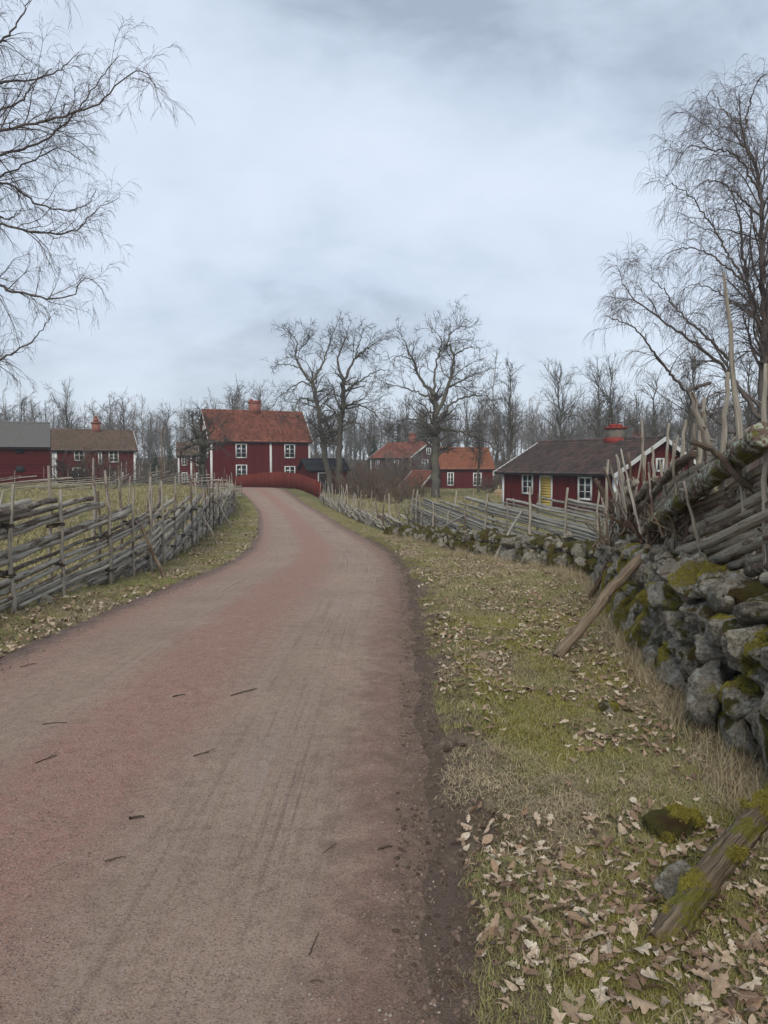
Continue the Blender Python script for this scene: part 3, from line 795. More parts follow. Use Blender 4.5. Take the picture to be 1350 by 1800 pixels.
M_white = flat_mat('white_paint', (.55, .55, .53), (.74, .74, .72), .6)
M_yellow = flat_mat('yellow_paint', (.42, .30, .075), (.52, .39, .12), .6)
M_black = flat_mat('black_felt', (.018, .019, .021), (.04, .042, .045), .8)
M_glass, t = new_mat('window_glass'); finish(t, (.012, .015, .018), .08, spec=.6)
def tile_mat(name, cols, moss=0.):
    m, t = new_mat(name)
    uv = t.n('ShaderNodeTexCoord').outputs['UV']; s = t.n('ShaderNodeSeparateXYZ', {0: uv})
    cv = t.n('ShaderNodeCombineXYZ', {0: t.math('FLOOR', t.math('DIVIDE', s.outputs[0], .22)), 1: t.math('FLOOR', t.math('DIVIDE', s.outputs[1], .34))}).outputs[0]
    wn = t.n('ShaderNodeTexWhiteNoise', {0: cv}, noise_dimensions='2D').outputs[0]
    col = t.ramp(wn, [(i / (len(cols) - 1), c) for i, c in enumerate(cols)])
    p = pos(t); big = t.noise(p, .8, 4, .6); st = t.noise(p, 14, 4, .7)
    col = t.mix(t.mapr(big, .40, .65, 0, .5), col, cols[0])
    col = t.mix(t.mapr(st, .45, .7, 0, .5), col, tuple(c * .4 for c in cols[0]))
    if moss: col = t.mix(t.mapr(t.noise(p, 2.2, 5, .7), .55 - moss * .15, .62 - moss * .1), col, (.085, .088, .045))
    finish(t, col, .85, st, .6, .02, .15)
    return m
M_tile = tile_mat('clay_tiles', [(.13, .050, .036), (.22, .080, .055), (.29, .11, .072), (.18, .080, .062)])
M_tileo = tile_mat('orange_tiles', [(.20, .080, .048), (.31, .12, .068), (.25, .10, .06)])
M_tilebrown = tile_mat('mossy_tiles', [(.10, .070, .055), (.17, .11, .085), (.13, .095, .075)], .1)
M_tilegrey = tile_mat('dark_tiles', [(.050, .043, .040), (.085, .068, .062), (.13, .078, .066), (.065, .06, .056)])
m, t = new_mat('grey_shingles')
oc = t.n('ShaderNodeTexCoord').outputs['UV']; st = t.noise(t.scalev(oc, (9, 3, 1)), 1, 5, .7)
col = t.mix(st, (.06, .06, .055), (.20, .20, .19)); finish(t, col, .9, st, .8, .03, .1); M_shingle = m
m, t = new_mat('chimney_brick')
oc = t.n('ShaderNodeTexCoord').outputs['Object']
bk = t.n('ShaderNodeTexBrick', {'Vector': t.n('ShaderNodeCombineXYZ', {0: t.math('ADD', t.n('ShaderNodeSeparateXYZ', {0: oc}).outputs[0], t.n('ShaderNodeSeparateXYZ', {0: oc}).outputs[1]), 1: t.n('ShaderNodeSeparateXYZ', {0: oc}).outputs[2]}), 'Color1': (.30, .075, .05, 1), 'Color2': (.20, .055, .04, 1), 'Mortar': (.22, .17, .14, 1), 'Scale': 1.0, 'Mortar Size': .012, 'Brick Width': .26, 'Row Height': .085})
finish(t, bk.outputs[0], .9, bk.outputs[1], .5, .01, .1); M_brick = m
M_redmetal = flat_mat('red_sheet_metal', (.20, .035, .028), (.29, .055, .045), .5)
m, t = new_mat('grey_render'); finish(t, t.mix(t.noise(pos(t), 5, 4), (.10, .085, .07), (.17, .15, .125)), .9); M_render = m

_wc = {}
def window_meshes(w_, h_, cols, rows):
    k = (w_, h_, cols, rows)
    if k not in _wc:
        f = .11; d0, d1 = -.07, .0
        fr = boxes_mesh('window', [(-w_ / 2, -w_ / 2 + f, d0, d1, 0, h_), (w_ / 2 - f, w_ / 2, d0, d1, 0, h_), (-w_ / 2 + f, w_ / 2 - f, d0 - .004, d1, 0, f), (-w_ / 2 + f, w_ / 2 - f, d0 - .004, d1, h_ - f, h_)], M_white)
        bl = []
        for i in range(1, cols):
            x = -w_ / 2 + f + (w_ - 2 * f) * i / cols; bw = .045 if i * 2 == cols else .02
            bl.append((x - bw, x + bw, -.045, -.012, f, h_ - f))
        for j in range(1, rows):
            z = f + (h_ - 2 * f) * j / rows; bl.append((-w_ / 2 + f, w_ / 2 - f, -.040, -.012, z - .018, z + .018))
        sa = boxes_mesh('sash', bl or [(-.01, .01, -.04, -.012, f, h_ - f)], M_white)
        pn = boxes_mesh('pane', [(-w_ / 2 + f, w_ / 2 - f, -.012, -.006, f, h_ - f)], M_glass)
        _wc[k] = (fr, sa, pn)
    return _wc[k]

def roof_mesh(name, L, W, ze, zr, ox, oy, mat, step=.34, wave=.22, amp=.03):
    """two pantiled slopes, front at -oy, back at W+oy; real waves and courses"""
    slope = (zr - ze) / (W / 2); parts = []
    for sgn in (1, -1):
        run = W / 2 + oy; sl = math.hypot(run, run * slope); nr = max(2, int(sl / step)); nc = max(4, int((L + 2 * ox) / wave) * 4)
        if wave <= 0: nc = 2
        vs = []; ts = np.linspace(0, 1, nc + 1)
        vv = []
        for r in range(nr):
            for e, lift in ((0., .035), (1., .0)):
                vv.append(((r + e) / nr, lift))
        A = np.array(vv); T = A[:, 0][:, None] * np.ones(nc + 1); X = -ox + (L + 2 * ox) * ts[None, :] * np.ones((len(A), 1))
        ph = (X + ox) / max(wave, .01) * 2 * math.pi
        up = A[:, 1][:, None] + (amp * np.sin(ph) if wave > 0 else 0)
        y = -oy + T * run; z = (ze - oy * slope) + T * run * slope
        nrm = np.array([-slope, 1.0]) / math.hypot(1, slope)
        Y = y + up * nrm[0]; Z = z + up * nrm[1] + .03
        if sgn < 0: Y = W - Y
        V = np.stack([X, Y, Z], -1).reshape(-1, 3); n, k = X.shape
        idx = np.arange(n * k).reshape(n, k)
        Fc = np.stack([idx[:-1, :-1], idx[:-1, 1:], idx[1:, 1:], idx[1:, :-1]], -1).reshape(-1, 4)
        if sgn < 0: Fc = Fc[:, ::-1]
        U = np.stack([X + 20, T * sl + .001], -1).reshape(-1, 2)
        parts.append((V, Fc, U[Fc.ravel()]))
    # ridge
    xs = np.linspace(-ox, L + ox, max(3, int(L / .35))); P = np.stack([xs, np.full_like(xs, W / 2), np.full_like(xs, zr + .04)], -1)
    R = np.full(len(xs), .11); R[::2] *= 1.12
    parts.append(tubes(P[None], R[None], 8))
    V, Fc, UV = merge(parts)
    return np_mesh(name, V, Fc, UV, mat, smooth=False)

def house(name, label, cat, origin, yaw, L, W, ze, zr, wall, roof, chim=None, wins=(), doors=(), ox=.25, oy=.30, corners=(1, 1, 1), barge=True, step=.34, wave=.22, amp=.03, battens=0., mid=None, depth=-.6, group=None):
    root = empty(name, origin, label, cat, group, yaw)
    V = [(0, 0), (W, 0)]
    prof = [(0, depth), (W, depth), (W, ze), (W / 2, zr - .02), (0, ze)]
    o = link('wall', prism('wall', prof, 0, L, wall), parent=root)
    rf = link('roof', roof_mesh('roof', L, W, ze, zr, ox, oy, roof, step, wave, amp), parent=root)
    sl = (zr - ze) / (W / 2)
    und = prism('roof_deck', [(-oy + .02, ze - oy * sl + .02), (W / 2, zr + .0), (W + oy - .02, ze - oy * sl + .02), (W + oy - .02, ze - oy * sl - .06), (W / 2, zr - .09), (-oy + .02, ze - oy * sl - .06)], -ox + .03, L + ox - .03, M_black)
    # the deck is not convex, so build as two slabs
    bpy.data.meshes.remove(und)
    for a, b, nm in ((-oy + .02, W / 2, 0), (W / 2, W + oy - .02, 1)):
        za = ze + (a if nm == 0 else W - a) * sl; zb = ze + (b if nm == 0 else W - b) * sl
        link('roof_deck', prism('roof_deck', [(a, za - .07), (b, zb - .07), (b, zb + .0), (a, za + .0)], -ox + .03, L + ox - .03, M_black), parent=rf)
    if barge:
        for x0 in (-ox - .035, L + ox - .005):
            for a, b, fr in ((-oy - .05, W / 2, 1), (W / 2, W + oy + .05, 0)):
                za = ze + (a if fr else W - a) * sl; zb = ze + (b if fr else W - b) * sl
                link('bargeboard', prism('bargeboard', [(a, za - .14), (b, zb - .14), (b, zb + .10), (a, za + .10)], x0, x0 + .04, M_white), parent=root)
    cw = .17
    for i, x in enumerate((0, L)):
        if corners[i]:
            xa = x - .03 if i == 0 else x - cw; xb = x + cw if i == 0 else x + .03
            link('corner_board', boxes_mesh('corner_board', [(xa, xb, -.03, -.001, depth, ze - .02), ((x - .03, x - .001, -.0, cw, depth, ze - .02) if i == 0 else (x + .001, x + .03, 0., cw, depth, ze - .02))], M_white), parent=root)
            if corners[2]: link('corner_board', boxes_mesh('corner_board', [((x - .03, x - .001) if i == 0 else (x + .001, x + .03)) + (W - cw, W + .02, depth, ze - .02)], M_white), parent=root)
    if mid: link('corner_board', boxes_mesh('corner_board', [(mid - .11, mid + .11, -.03, -.001, depth, ze - .02)], M_white), parent=root)
    if battens:
        bl = [(x, x + .04, -.022, -.0005, depth, ze - .03) for x in np.arange(cw + .05, L - cw - .04, battens)
              if not any(abs(x + .02 - wx) < ww / 2 + .03 and wf == 'front' for wf, wx, wz, ww, wh, *_ in list(wins) + list(doors))]
        ob = link('batten', boxes_mesh('batten', bl, wall), parent=root); ob['kind'] = 'stuff'
        bl = []
        for y in np.arange(cw + .05, W - cw - .04, battens):
            zt = ze + (y if y < W / 2 else W - y) * sl - .1
            if not any(abs(y + .02 - wx) < ww / 2 + .03 and wf == 'right' for wf, wx, wz, ww, wh, *_ in list(wins)): bl.append((L + .0005, L + .022, y, y + .04, depth, zt))
        ob = link('batten', boxes_mesh('batten', bl, wall), parent=root); ob['kind'] = 'stuff'
    for face, x, z, ww, wh, cs, rw in wins:
        fr, sa, pn = window_meshes(ww, wh, cs, rw)
        loc, rz = {'front': ((x, -.001, z), 0), 'right': ((L + .001, x, z), math.pi / 2), 'left': ((-.001, x, z), -math.pi / 2)}[face]
        wo = link('window', fr, parent=root, loc=loc, rot=(0, 0, rz)); link('sash', sa, parent=wo); link('pane', pn, parent=wo)
    for face, x, z, ww, wh, mt in doors:
        wo = link('door', boxes_mesh('door', [(-ww / 2 + .1, ww / 2 - .1, -.03, 0, 0.0, wh - .1)], mt), parent=root, loc=(x, -.001, z))
        link('door_frame', boxes_mesh('door_frame', [(-ww / 2, -ww / 2 + .1, -.05, 0, 0, wh), (ww / 2 - .1, ww / 2, -.05, 0, 0, wh), (-ww / 2 + .1, ww / 2 - .1, -.047, 0, wh - .1, wh)], M_white), parent=wo)
        link('plank', boxes_mesh('plank', [(-ww / 2 + .1, ww / 2 - .1, -.04, -.031, .02 + k * .16, .02 + k * .16 + .148) for k in range(int((wh - .15) / .16))], mt), parent=wo)
    if chim:
        cx, cy, cw_, ch, kind = chim
        zb = ze + min(cy, W - cy) * sl - .3; h = zr + ch
        if kind == 'brick':
            c_ = link('chimney', boxes_mesh('chimney', [(cx - cw_ / 2, cx + cw_ / 2, cy - .3, cy + .3, zb, h - .28), (cx - cw_ / 2 - .06, cx + cw_ / 2 + .06, cy - .36, cy + .36, h - .28, h - .12)], M_brick), parent=rf)
            link('chimney_cap', boxes_mesh('chimney_cap', [(cx - cw_ / 2 - .02, cx + cw_ / 2 + .02, cy - .32, cy + .32, h - .12, h), (cx - cw_ / 2 + .1, cx - cw_ / 2 + .34, cy - .15, cy + .15, h, h + .14)], M_redmetal), parent=rf)
        elif kind == 'step':
            c_ = link('chimney', boxes_mesh('chimney', [(cx - .36, cx + .36, cy - .3, cy + .3, zb, h - .75), (cx - .45, cx + .45, cy - .38, cy + .38, h - .75, h - .6), (cx - .22, cx + .22, cy - .2, cy + .2, h - .6, h - .22), (cx - .10, cx + .10, cy - .1, cy + .1, h - .22, h)], M_brick), parent=rf)
        else:
            c_ = link('chimney', boxes_mesh('chimney', [(cx - cw_ / 2, cx + cw_ / 2, cy - .35, cy + .35, zb, h - .2)], M_render), parent=rf)
            link('flashing', boxes_mesh('flashing', [(cx - cw_ / 2 - .05, cx + cw_ / 2 + .05, cy - .40, cy + .40, zb, zr + .16), (cx - cw_ / 2 - .35, cx + cw_ / 2 + .35, cy - .16, cy + .16, zr - .1, zr + .10)], M_redmetal), parent=rf)
            link('chimney_cap', boxes_mesh('chimney_cap', [(cx - cw_ / 2 - .07, cx + cw_ / 2 + .07, cy - .42, cy + .42, h - .2, h - .08), (cx - cw_ / 2 + .1, cx + cw_ / 2 - .25, cy - .25, cy + .25, h - .08, h + .08), (cx + cw_ / 2 - .22, cx + cw_ / 2 - .02, cy - .15, cy + .15, h - .08, h + .04)], M_redmetal), parent=rf)
    return root
D = math.radians
# main two storey house
ya = D(24); o_ = at(365, 815, 76)
house('wooden_house', 'large two storey red house with orange tiled roof behind the curved red board fence', 'house',
      (o_.x + .25, o_.y + .3, -.9), ya, 10.3, 6.4, 4.95, 7.95, M_red, M_tile, chim=(5.3, 3.2, 1.15, 1.15, 'brick'), mid=6.1,
      wins=[('front', 3.05, 3.05, 1.15, 1.45, 2, 3), ('front', 8.1, 3.05, 1.15, 1.45, 2, 3), ('front', 3.05, .95, 1.15, 1.45, 2, 3), ('front', 8.1, .95, 1.15, 1.30, 2, 3), ('left', 3.2, 5.35, .8, 1.1, 2, 2), ('left', 1.6, 3.1, .8, 1.2, 2, 3)])
o_ = at(313, 815, 93)
house('wooden_house', 'small red house seen past the left end of the large two storey house', 'house', (o_.x, o_.y, -.6), D(14), 8, 5.2, 3.3, 4.75, M_red, M_tilebrown, mid=1.55,
      wins=[('front', .75, 1.95, .7, 1.25, 2, 3), ('front', 2.45, 1.95, .7, 1.1, 2, 3), ('front', .75, -.1, .7, 1.25, 2, 3), ('front', 2.45, -.1, .7, 1.2, 2, 3)])
# shed with black roof
o_ = at(543, 815, 70)
house('shed', 'low red shed with black felt roof beside the right end of the two storey house', 'shed', (o_.x, o_.y, -1.0), D(20), 3.6, 3.4, 2.1, 2.95, M_red, M_black, ox=.3, oy=.25, wave=1.2, amp=.0, step=1.2,
      corners=(0, 0, 0), barge=False, doors=[('front', 1.3, .0, .95, 1.8, M_black)], wins=[])
# left barn and far left house
o_ = at(-120, 815, 53)
house('log_barn', 'dark red log barn with grey shingle roof and two black hatches at the left edge', 'barn', (o_.x, o_.y, -.15), D(23), 7.4, 6, 3.05, 4.75, M_redlog, M_shingle, ox=.12, oy=.3, corners=(0, 0, 0), barge=False, wave=.35, amp=.008, step=.22,
      doors=[])
hb = bpy.data.objects[-1] if False else [o for o in bpy.data.objects if o.name == 'log_barn'][0]
for z in (2.5, 1.15): link('hatch', boxes_mesh('hatch', [(-.28, .28, -.05, 0, 0, .42)], M_black), parent=hb, loc=(5.5, 0, z))
o_ = at(92, 815, 70)
house('wooden_house', 'red house with brown roof and slender stepped chimney behind the bushes on the left', 'house', (o_.x, o_.y, -.3), D(26), 7.26, 6, 3.25, 5.05, M_red, M_tilebrown, chim=(4.1, 3, .7, 1.45, 'step'),
      wins=[('front', 2.3, 2.15, .9, 1.05, 2, 2), ('front', 5.3, 2.0, .9, 1.15, 2, 3), ('front', 2.2, .35, 1.05, 1.2, 2, 3), ('front', 4.1, 1.8, .35, 1.2, 1, 2)], mid=.3, doors=[('front', 5.6, -.2, 1.1, 1.35, M_lumber)])
# right cottage
yc = D(-62); Lc = 9.7; nc = at(1082, 815, 40.2)
oc_ = (nc.x - math.cos(yc) * Lc, nc.y - math.sin(yc) * Lc, -1.2)
def tc_of(px):   # position along the facade seen at photo column px
    u = (px - CX) / F; a, b = math.cos(yc), math.sin(yc)
    return (u * oc_[1] - oc_[0]) / (a - u * b)
house('cottage', 'long low red cottage with dark tiled roof and yellow door behind the tidy fence', 'cottage', oc_, yc, Lc, 6.4, 2.42, 4.15, M_red, M_tilegrey, chim=(tc_of(1010) - .2, 3.2, .85, .85, 'render'),
      wins=[('front', tc_of(928), .95, 1.05, 1.25, 2, 3), ('front', tc_of(1029), .80, 1.10, 1.30, 2, 3), ('right', 3.2, 2.35, .62, .75, 1, 1)], doors=[('front', tc_of(960), .0, 1.15, 2.12, M_yellow)], oy=.42, ox=.38, battens=.27)
# houses in the middle distance
yh = D(-52); nc = at(721, 815, 108); Lh = 9.2
house('wooden_house', 'weathered red house with brown tiled roof and chimney between the bare trees in the centre', 'house', (nc.x - math.cos(yh) * Lh, nc.y - math.sin(yh) * Lh, -1.2), yh, Lh, 6.8, 3.75, 5.85, M_reddark, M_tile,
      chim=(5.6, 3.4, 1.1, 1.3, 'brick'), wins=[('front', 1.7, 2.0, .9, 1.35, 2, 2), ('front', 6.2, 2.1, 1.0, 1.2, 2, 2), ('right', 2.7, 1.9, 1.2, 1.5, 2, 3), ('right', 3.4, 4.1, .85, .95, 2, 2), ('front', 4.0, .3, .9, 1.2, 2, 2)])
yp = D(-52); nc = at(741, 815, 88)
house('cellar', 'small outbuilding with red tiled roof and white gable boards left of the orange roofed house', 'outbuilding', (nc.x - math.cos(yp) * 3.6, nc.y - math.sin(yp) * 3.6, -1.2), yp, 3.6, 3.6, .35, 1.9, M_red, M_tile, corners=(0, 0, 0), ox=.15)
o_ = at(777, 815, 84)
house('wooden_house', 'red house with bright orange tiled roof and tall white windows across the lawn', 'house', (o_.x, o_.y, -1.15), D(8), 5.7, 5.2, 2.35, 4.45, M_red, M_tileo, corners=(0, 0, 0), barge=False, chim=None,
      wins=[('front', .95, .35, .75, 1.45, 2, 3), ('front', 3.95, .3, .95, 1.45, 3, 3)])
o_ = at(1058, 815, 92)
house('wooden_house', 'far house behind the cottage with only its roof and brick chimney showing', 'house', (o_.x, o_.y, -1.0), D(-12), 8.5, 6, 3.6, 5.2, M_reddark, M_tilebrown, chim=(4.3, 3, .9, 1.3, 'brick'), wins=[])

# curved red board fence at the gateway
GPp = Path([at(413, 830, 68).to_2d(), at(450, 830, 67.2).to_2d(), at(490, 830, 65.6).to_2d(), at(525, 830, 62.2).to_2d(), at(548, 830, 58.2).to_2d(), at(562, 830, 54.6).to_2d()])
gf = empty('board_fence', (*GPp.xy(np.array(GPp.len / 2)), 0), 'curved solid red board fence with an arched top at the end of the road', 'fence')
def gtop(px): return np.interp(px, [413, 430, 460, 490, 515, 535, 552, 565], [838, 835, 831, 829.3, 831, 836, 843, 849])
s = 0; bw = .145; bid = 0
while s < GPp.len - .05:
    q0 = GPp.xy(np.array(s)); q1 = GPp.xy(np.array(s + bw * .93)); zt = []; jt = RS.randn() * .012
    for q in (q0, q1):
        px = CX + F * q[0] / q[1]; zt.append(at(px, float(gtop(px)), q[1]).z + jt)
    zb = min(gz1(*q0), gz1(*q1)) - .1
    n_ = np.array([-(q1 - q0)[1], (q1 - q0)[0]]); n_ = n_ / np.linalg.norm(n_) * .025
    V = []
    for q, z in ((q0, zt[0]), (q1, zt[1])):
        for sg in (-1, 1):
            for zz_ in (zb, z): V.append((*(q + n_ * sg), zz_))
    V = np.array(V) - np.array(gf.location)
    Fc = np.array([(0, 4, 5, 1), (2, 3, 7, 6), (1, 5, 7, 3), (0, 2, 6, 4), (0, 1, 3, 2), (4, 6, 7, 5)])
    link('plank', np_mesh('plank', V, Fc, None, M_redgate, smooth=False), parent=gf); s += bw
for sg_px, dd in ((563, 54.3), (554, 56.6)):
    q = at(sg_px, 850, dd); zt = at(sg_px, float(gtop(sg_px)) - 1, dd).z
    link('post', boxes_mesh('post', [(-.09, .09, -.09, .09, gz1(q.x, q.y) - .1, zt)], M_redgate), parent=gf, loc=(q.x - gf.location.x, q.y - gf.location.y, 0))

# stacked timber on the lawn by the cottage
q = at(887, 870, 62); tp = empty('timber_stack', (q.x, q.y, gz1(q.x, q.y)), 'low stack of fresh pale timber on the lawn left of the cottage', 'timber')
for k in range(5):
    for j in range(2):
        me = log_mesh('pole', np.array([(-.75 + RS.randn() * .08, j * .25, .08 + k * .13), (.75 + RS.randn() * .08, j * .25, .08 + k * .13 + RS.randn() * .02)]), .05, .045, k=6, n=3, mat=M_lumber)
        link('pole', me, parent=tp)
for x in (-.5, .45): link('post', boxes_mesh('post', [(x - .04, x + .04, -.12, -.05, 0, .95)], M_lumber), parent=tp)

# ------------------------------------------------------------ trees
def grow(rs, PP, RR, kpm, tmin, tmax, lf, ang, n, wig, grav, rfac, up=0., taper=.5, lmin=.1, lmax=99, rmin=.002, angj=.25):
    M, n0 = PP.shape[:2]
    pl = np.linalg.norm(np.diff(PP, axis=1), axis=2).sum(1)
    cnt = np.maximum(1, np.round(pl * kpm * rs.uniform(.8, 1.2, M)).astype(int)); idx = np.repeat(np.arange(M), cnt); K = len(idx)
    tt = rs.uniform(tmin, tmax, K); f = tt * (n0 - 1); i = np.minimum(f.astype(int), n0 - 2); fr = (f - i)[:, None]
    p = PP[idx, i] * (1 - fr) + PP[idx, i + 1] * fr
    r0 = (RR[idx, i] * (1 - fr[:, 0]) + RR[idx, i + 1] * fr[:, 0])
    tg = norm(PP[idx, i + 1] - PP[idx, i]); perp = norm(np.cross(tg, rs.randn(K, 3)))
    a = ang + angj * rs.randn(K)
    d = norm(np.cos(a)[:, None] * tg + np.sin(a)[:, None] * perp + np.array([0, 0, up]))
    L = np.clip(pl[idx] * lf * (1 - taper * tt) * rs.uniform(.55, 1.35, K), lmin, lmax)
    out = np.empty((K, n, 3)); out[:, 0] = p
    for s_ in range(1, n):
        d = norm(d + rs.randn(K, 3) * wig - np.array([0, 0, grav]) * (s_ / n))
        p = p + d * (L / (n - 1))[:, None]; out[:, s_] = p
    R = np.maximum(r0 * rfac, rmin)[:, None] * np.linspace(1, .28, n)[None]
    return out, np.maximum(R, rmin * .6)

def limbs_from(pls, d, r0, r1, n=14, dj=1.0, rs=RS, wob=.06):
    P, R = [], []
    for e in pls:
        pl, rr = (e if isinstance(e, tuple) else (e, None)); k = len(pl)
        dd = d + np.linspace(0, rs.uniform(-dj, dj), k)
        q = smooth_path(np.array([at(x, y, dz) for (x, y), dz in zip(pl, dd)]), n); q[1:] += rs.randn(n - 1, 3) * wob
        a, b = rr or (r0, r1); P.append(q); R.append(np.linspace(a, b, n))
    return np.array(P), np.array(R)

def tree(name, label, cat, base, main, mR, levels, mtrunk, mtwig, ksides=8, group=None, rs=RS, lvk=(5, 3, 3, 3)):
    """main limbs (M,n,3) in world space -> trunk part; grown levels -> crown part"""
    root = empty(name, base, label, cat, group); b = np.array(base)
    tr = [tubes(main - b, mR, ksides, .05, rs)]; cr = []
    P, R = main, mR; 
    for i, lv in enumerate(levels):
        src = lv.pop('src', None)
        P, R = grow(rs, P, R, **lv)
        (tr if i == 0 else cr).append(tubes(P - b, R, lvk[i]))
    if not cr: cr = [tr.pop()]
    link('trunk', np_mesh('trunk', *merge(tr), mtrunk), parent=root)
    c = merge(cr); link('crown', np_mesh('crown', *c, mtwig), parent=root)
    print(name, len(c[1]) * 2 + sum(len(x[1]) for x in tr) * 2)
    return root
rt = np.random.RandomState(3)
# left birch: trunk outside the frame, boughs reach in
d0 = 15.5; bx = -9.8
stem = [[(-170, 960), (-165, 700), (-180, 400), (-170, 150), (-160, -150), (-165, -420)]]
P1, R1 = limbs_from([(stem[0], (.22, .05))], d0, .2, .05, 16, .3, rt)
lb = [[(-172, 330), (-80, 250), (0, 229), (68, 215), (125, 200), (166, 185), (212, 144), (250, 125), (274, 150)], [(-172, 420), (-80, 310), (0, 272), (57, 257), (113, 219), (151, 174), (181, 132), (208, 98)],
      [(-175, 200), (-80, 150), (0, 144), (49, 142), (95, 128), (140, 90)], [(-175, 400), (-90, 325), (0, 321), (30, 332), (64, 357), (102, 370), (147, 365), (170, 332)],
      [(-175, 470), (-80, 385), (0, 395), (53, 408), (94, 410), (132, 408), (151, 385), (178, 363), (206, 350)], [(-175, 560), (-80, 480), (0, 502), (23, 514), (57, 518), (94, 525), (125, 518), (151, 491), (178, 505)],
      [(-175, 700), (-80, 650), (0, 631), (23, 620), (57, 597), (91, 559)], [(-175, 150), (-80, 110), (0, 72), (23, 49), (45, 15), (60, -30)], [(-175, 260), (-80, 215), (0, 193), (38, 174), (64, 140), (90, 120)],
      [(-175, 500), (-80, 350), (0, 312), (60, 280), (110, 262), (150, 290)], [(-175, 60), (-60, -10), (30, -60), (110, -40)], [(-175, 330), (-60, 350), (10, 385), (40, 365)]]
P2, R2 = limbs_from(lb, d0, .044, .006, 40, 1.6, rt, .018)
g0 = P1[0, 0]; g0[2] = gz1(g0[0], g0[1]) - .2
tree('birch_tree', 'tall bare weeping birch whose dark boughs hang into the picture from the left edge', 'tree', tuple(P1[0, 0]), P2, R2,
     [dict(kpm=4.4, tmin=.28, tmax=1., lf=.27, ang=.75, n=9, wig=.18, grav=.06, rfac=.45, up=.2, lmin=.5, lmax=2.3), dict(kpm=7.5, tmin=.12, tmax=1, lf=.45, ang=.65, n=6, wig=.20, grav=.35, rfac=.5, rmin=.0032, lmin=.3, lmax=1.1),
      dict(kpm=9.5, tmin=.15, tmax=1, lf=.8, ang=.5, n=4, wig=.14, grav=.7, rfac=.6, rmin=.0027, lmin=.18, lmax=.6)], M_birchlimb, M_twigbirch, rs=rt)
lbt = [o for o in bpy.data.objects if o.name == 'birch_tree'][0]
link('trunk', np_mesh('trunk', *tubes(P1 - np.array(lbt.location), R1, 12), M_birch), parent=lbt)
# right birch
d0 = 24
rb = [([(1343, 870), (1342, 760), (1340, 680), (1344, 571), (1338, 430), (1336, 326), (1317, 271), (1302, 212), (1297, 165)], (.24, .02)), ([(1342, 640), (1342, 601), (1321, 526), (1306, 450), (1300, 390), (1285, 330)], (.12, .02)),
      ([(1343, 745), (1272, 647), (1196, 586), (1143, 548), (1105, 514), (1087, 473)], (.10, .012)), ([(1290, 640), (1234, 586), (1192, 548), (1173, 518), (1143, 488)], (.07, .012)), ([(1211, 692), (1170, 647), (1143, 609), (1105, 571), (1064, 556)], (.07, .012)),
      ([(1310, 495), (1272, 431), (1241, 382), (1211, 344), (1181, 322), (1163, 337)], (.055, .01)), ([(1336, 340), (1294, 276), (1241, 262), (1211, 258), (1188, 290)], (.05, .01)), ([(1310, 231), (1272, 193), (1250, 160), (1240, 185)], (.035, .008)),
      ([(1316, 500), (1241, 443), (1200, 436), (1173, 443), (1160, 462)], (.05, .01)), ([(1340, 420), (1370, 330), (1390, 230), (1400, 160)], (.07, .012)), ([(1340, 600), (1400, 520), (1450, 430), (1480, 380)], (.08, .012)), ([(1340, 500), (1380, 430), (1430, 320), (1440, 260)], (.07, .012)),
      ([(1310, 220), (1325, 160), (1345, 130), (1375, 140)], (.04, .008)), ([(1336, 380), (1280, 330), (1240, 320), (1200, 350)], (.05, .01)), ([(1330, 560), (1270, 520), (1225, 500), (1190, 515)], (.05, .01)), ([(1320, 280), (1290, 230), (1262, 225), (1232, 245)], (.04, .008)),
      ([(1343, 700), (1400, 640), (1460, 600), (1500, 560)], (.09, .012)), ([(1250, 672), (1211, 692), (1250, 730), (1300, 770)], (.07, .07))]
rb = [(a, (r[0] * .72, r[1] * .8)) for a, r in rb]; P2, R2 = limbs_from(rb, d0, .06, .006, 40, 2.0, rt, .025)
b0 = P2[0, 0]; b0[2] = gz1(b0[0], b0[1]) - .2
tree('birch_tree', 'tall bare weeping birch with fine hanging twigs at the right edge behind the pole fence', 'tree', tuple(b0), P2, R2,
     [dict(kpm=3.3, tmin=.18, tmax=1., lf=.26, ang=.7, n=8, wig=.16, grav=.10, rfac=.42, up=.35, lmin=.9, lmax=2.8), dict(kpm=5.2, tmin=.12, tmax=1, lf=.5, ang=.65, n=5, wig=.18, grav=.4, rfac=.5, rmin=.0055, lmin=.5, lmax=1.4),
      dict(kpm=7.5, tmin=.1, tmax=1, lf=1.1, ang=.5, n=4, wig=.10, grav=.95, rfac=.6, rmin=.0045, lmin=.5, lmax=1.3)], M_birchlimb, M_twigbirch, rs=rt, ksides=10)
# the trees in front of the houses
def fruit(label, pls, d, kpm2=2.6, seed=1, lv1=1.3):
    rs = np.random.RandomState(seed); pls = [(a, (r[0] * .85, max(.012, r[1] * .5) if r[1] < .05 else r[1] * .85)) for a, r in pls]; P2, R2 = limbs_from(pls, d, .15, .03, 26, 3.0, rs, .05)
    b0 = P2[0, 0]; b0[2] = gz1(b0[0], b0[1]) - .2
    return tree('bare_tree', label, 'tree', tuple(b0), P2, R2,
        [dict(kpm=lv1 * 1.7, tmin=.3, tmax=1., lf=.42, ang=.8, n=9, wig=.22, grav=.04, rfac=.42, up=.15, lmin=.9, lmax=3.2, rmin=.018), dict(kpm=kpm2 * 1.3, tmin=.12, tmax=1, lf=.5, ang=.8, n=5, wig=.24, grav=-.10, rfac=.55, rmin=.014, lmin=.5, lmax=1.5),
         dict(kpm=5.0, tmin=.15, tmax=1, lf=.7, ang=.7, n=4, wig=.2, grav=-.10, rfac=.6, rmin=.011, lmin=.35, lmax=1.0)], M_bark, M_twigdark, rs=rs)
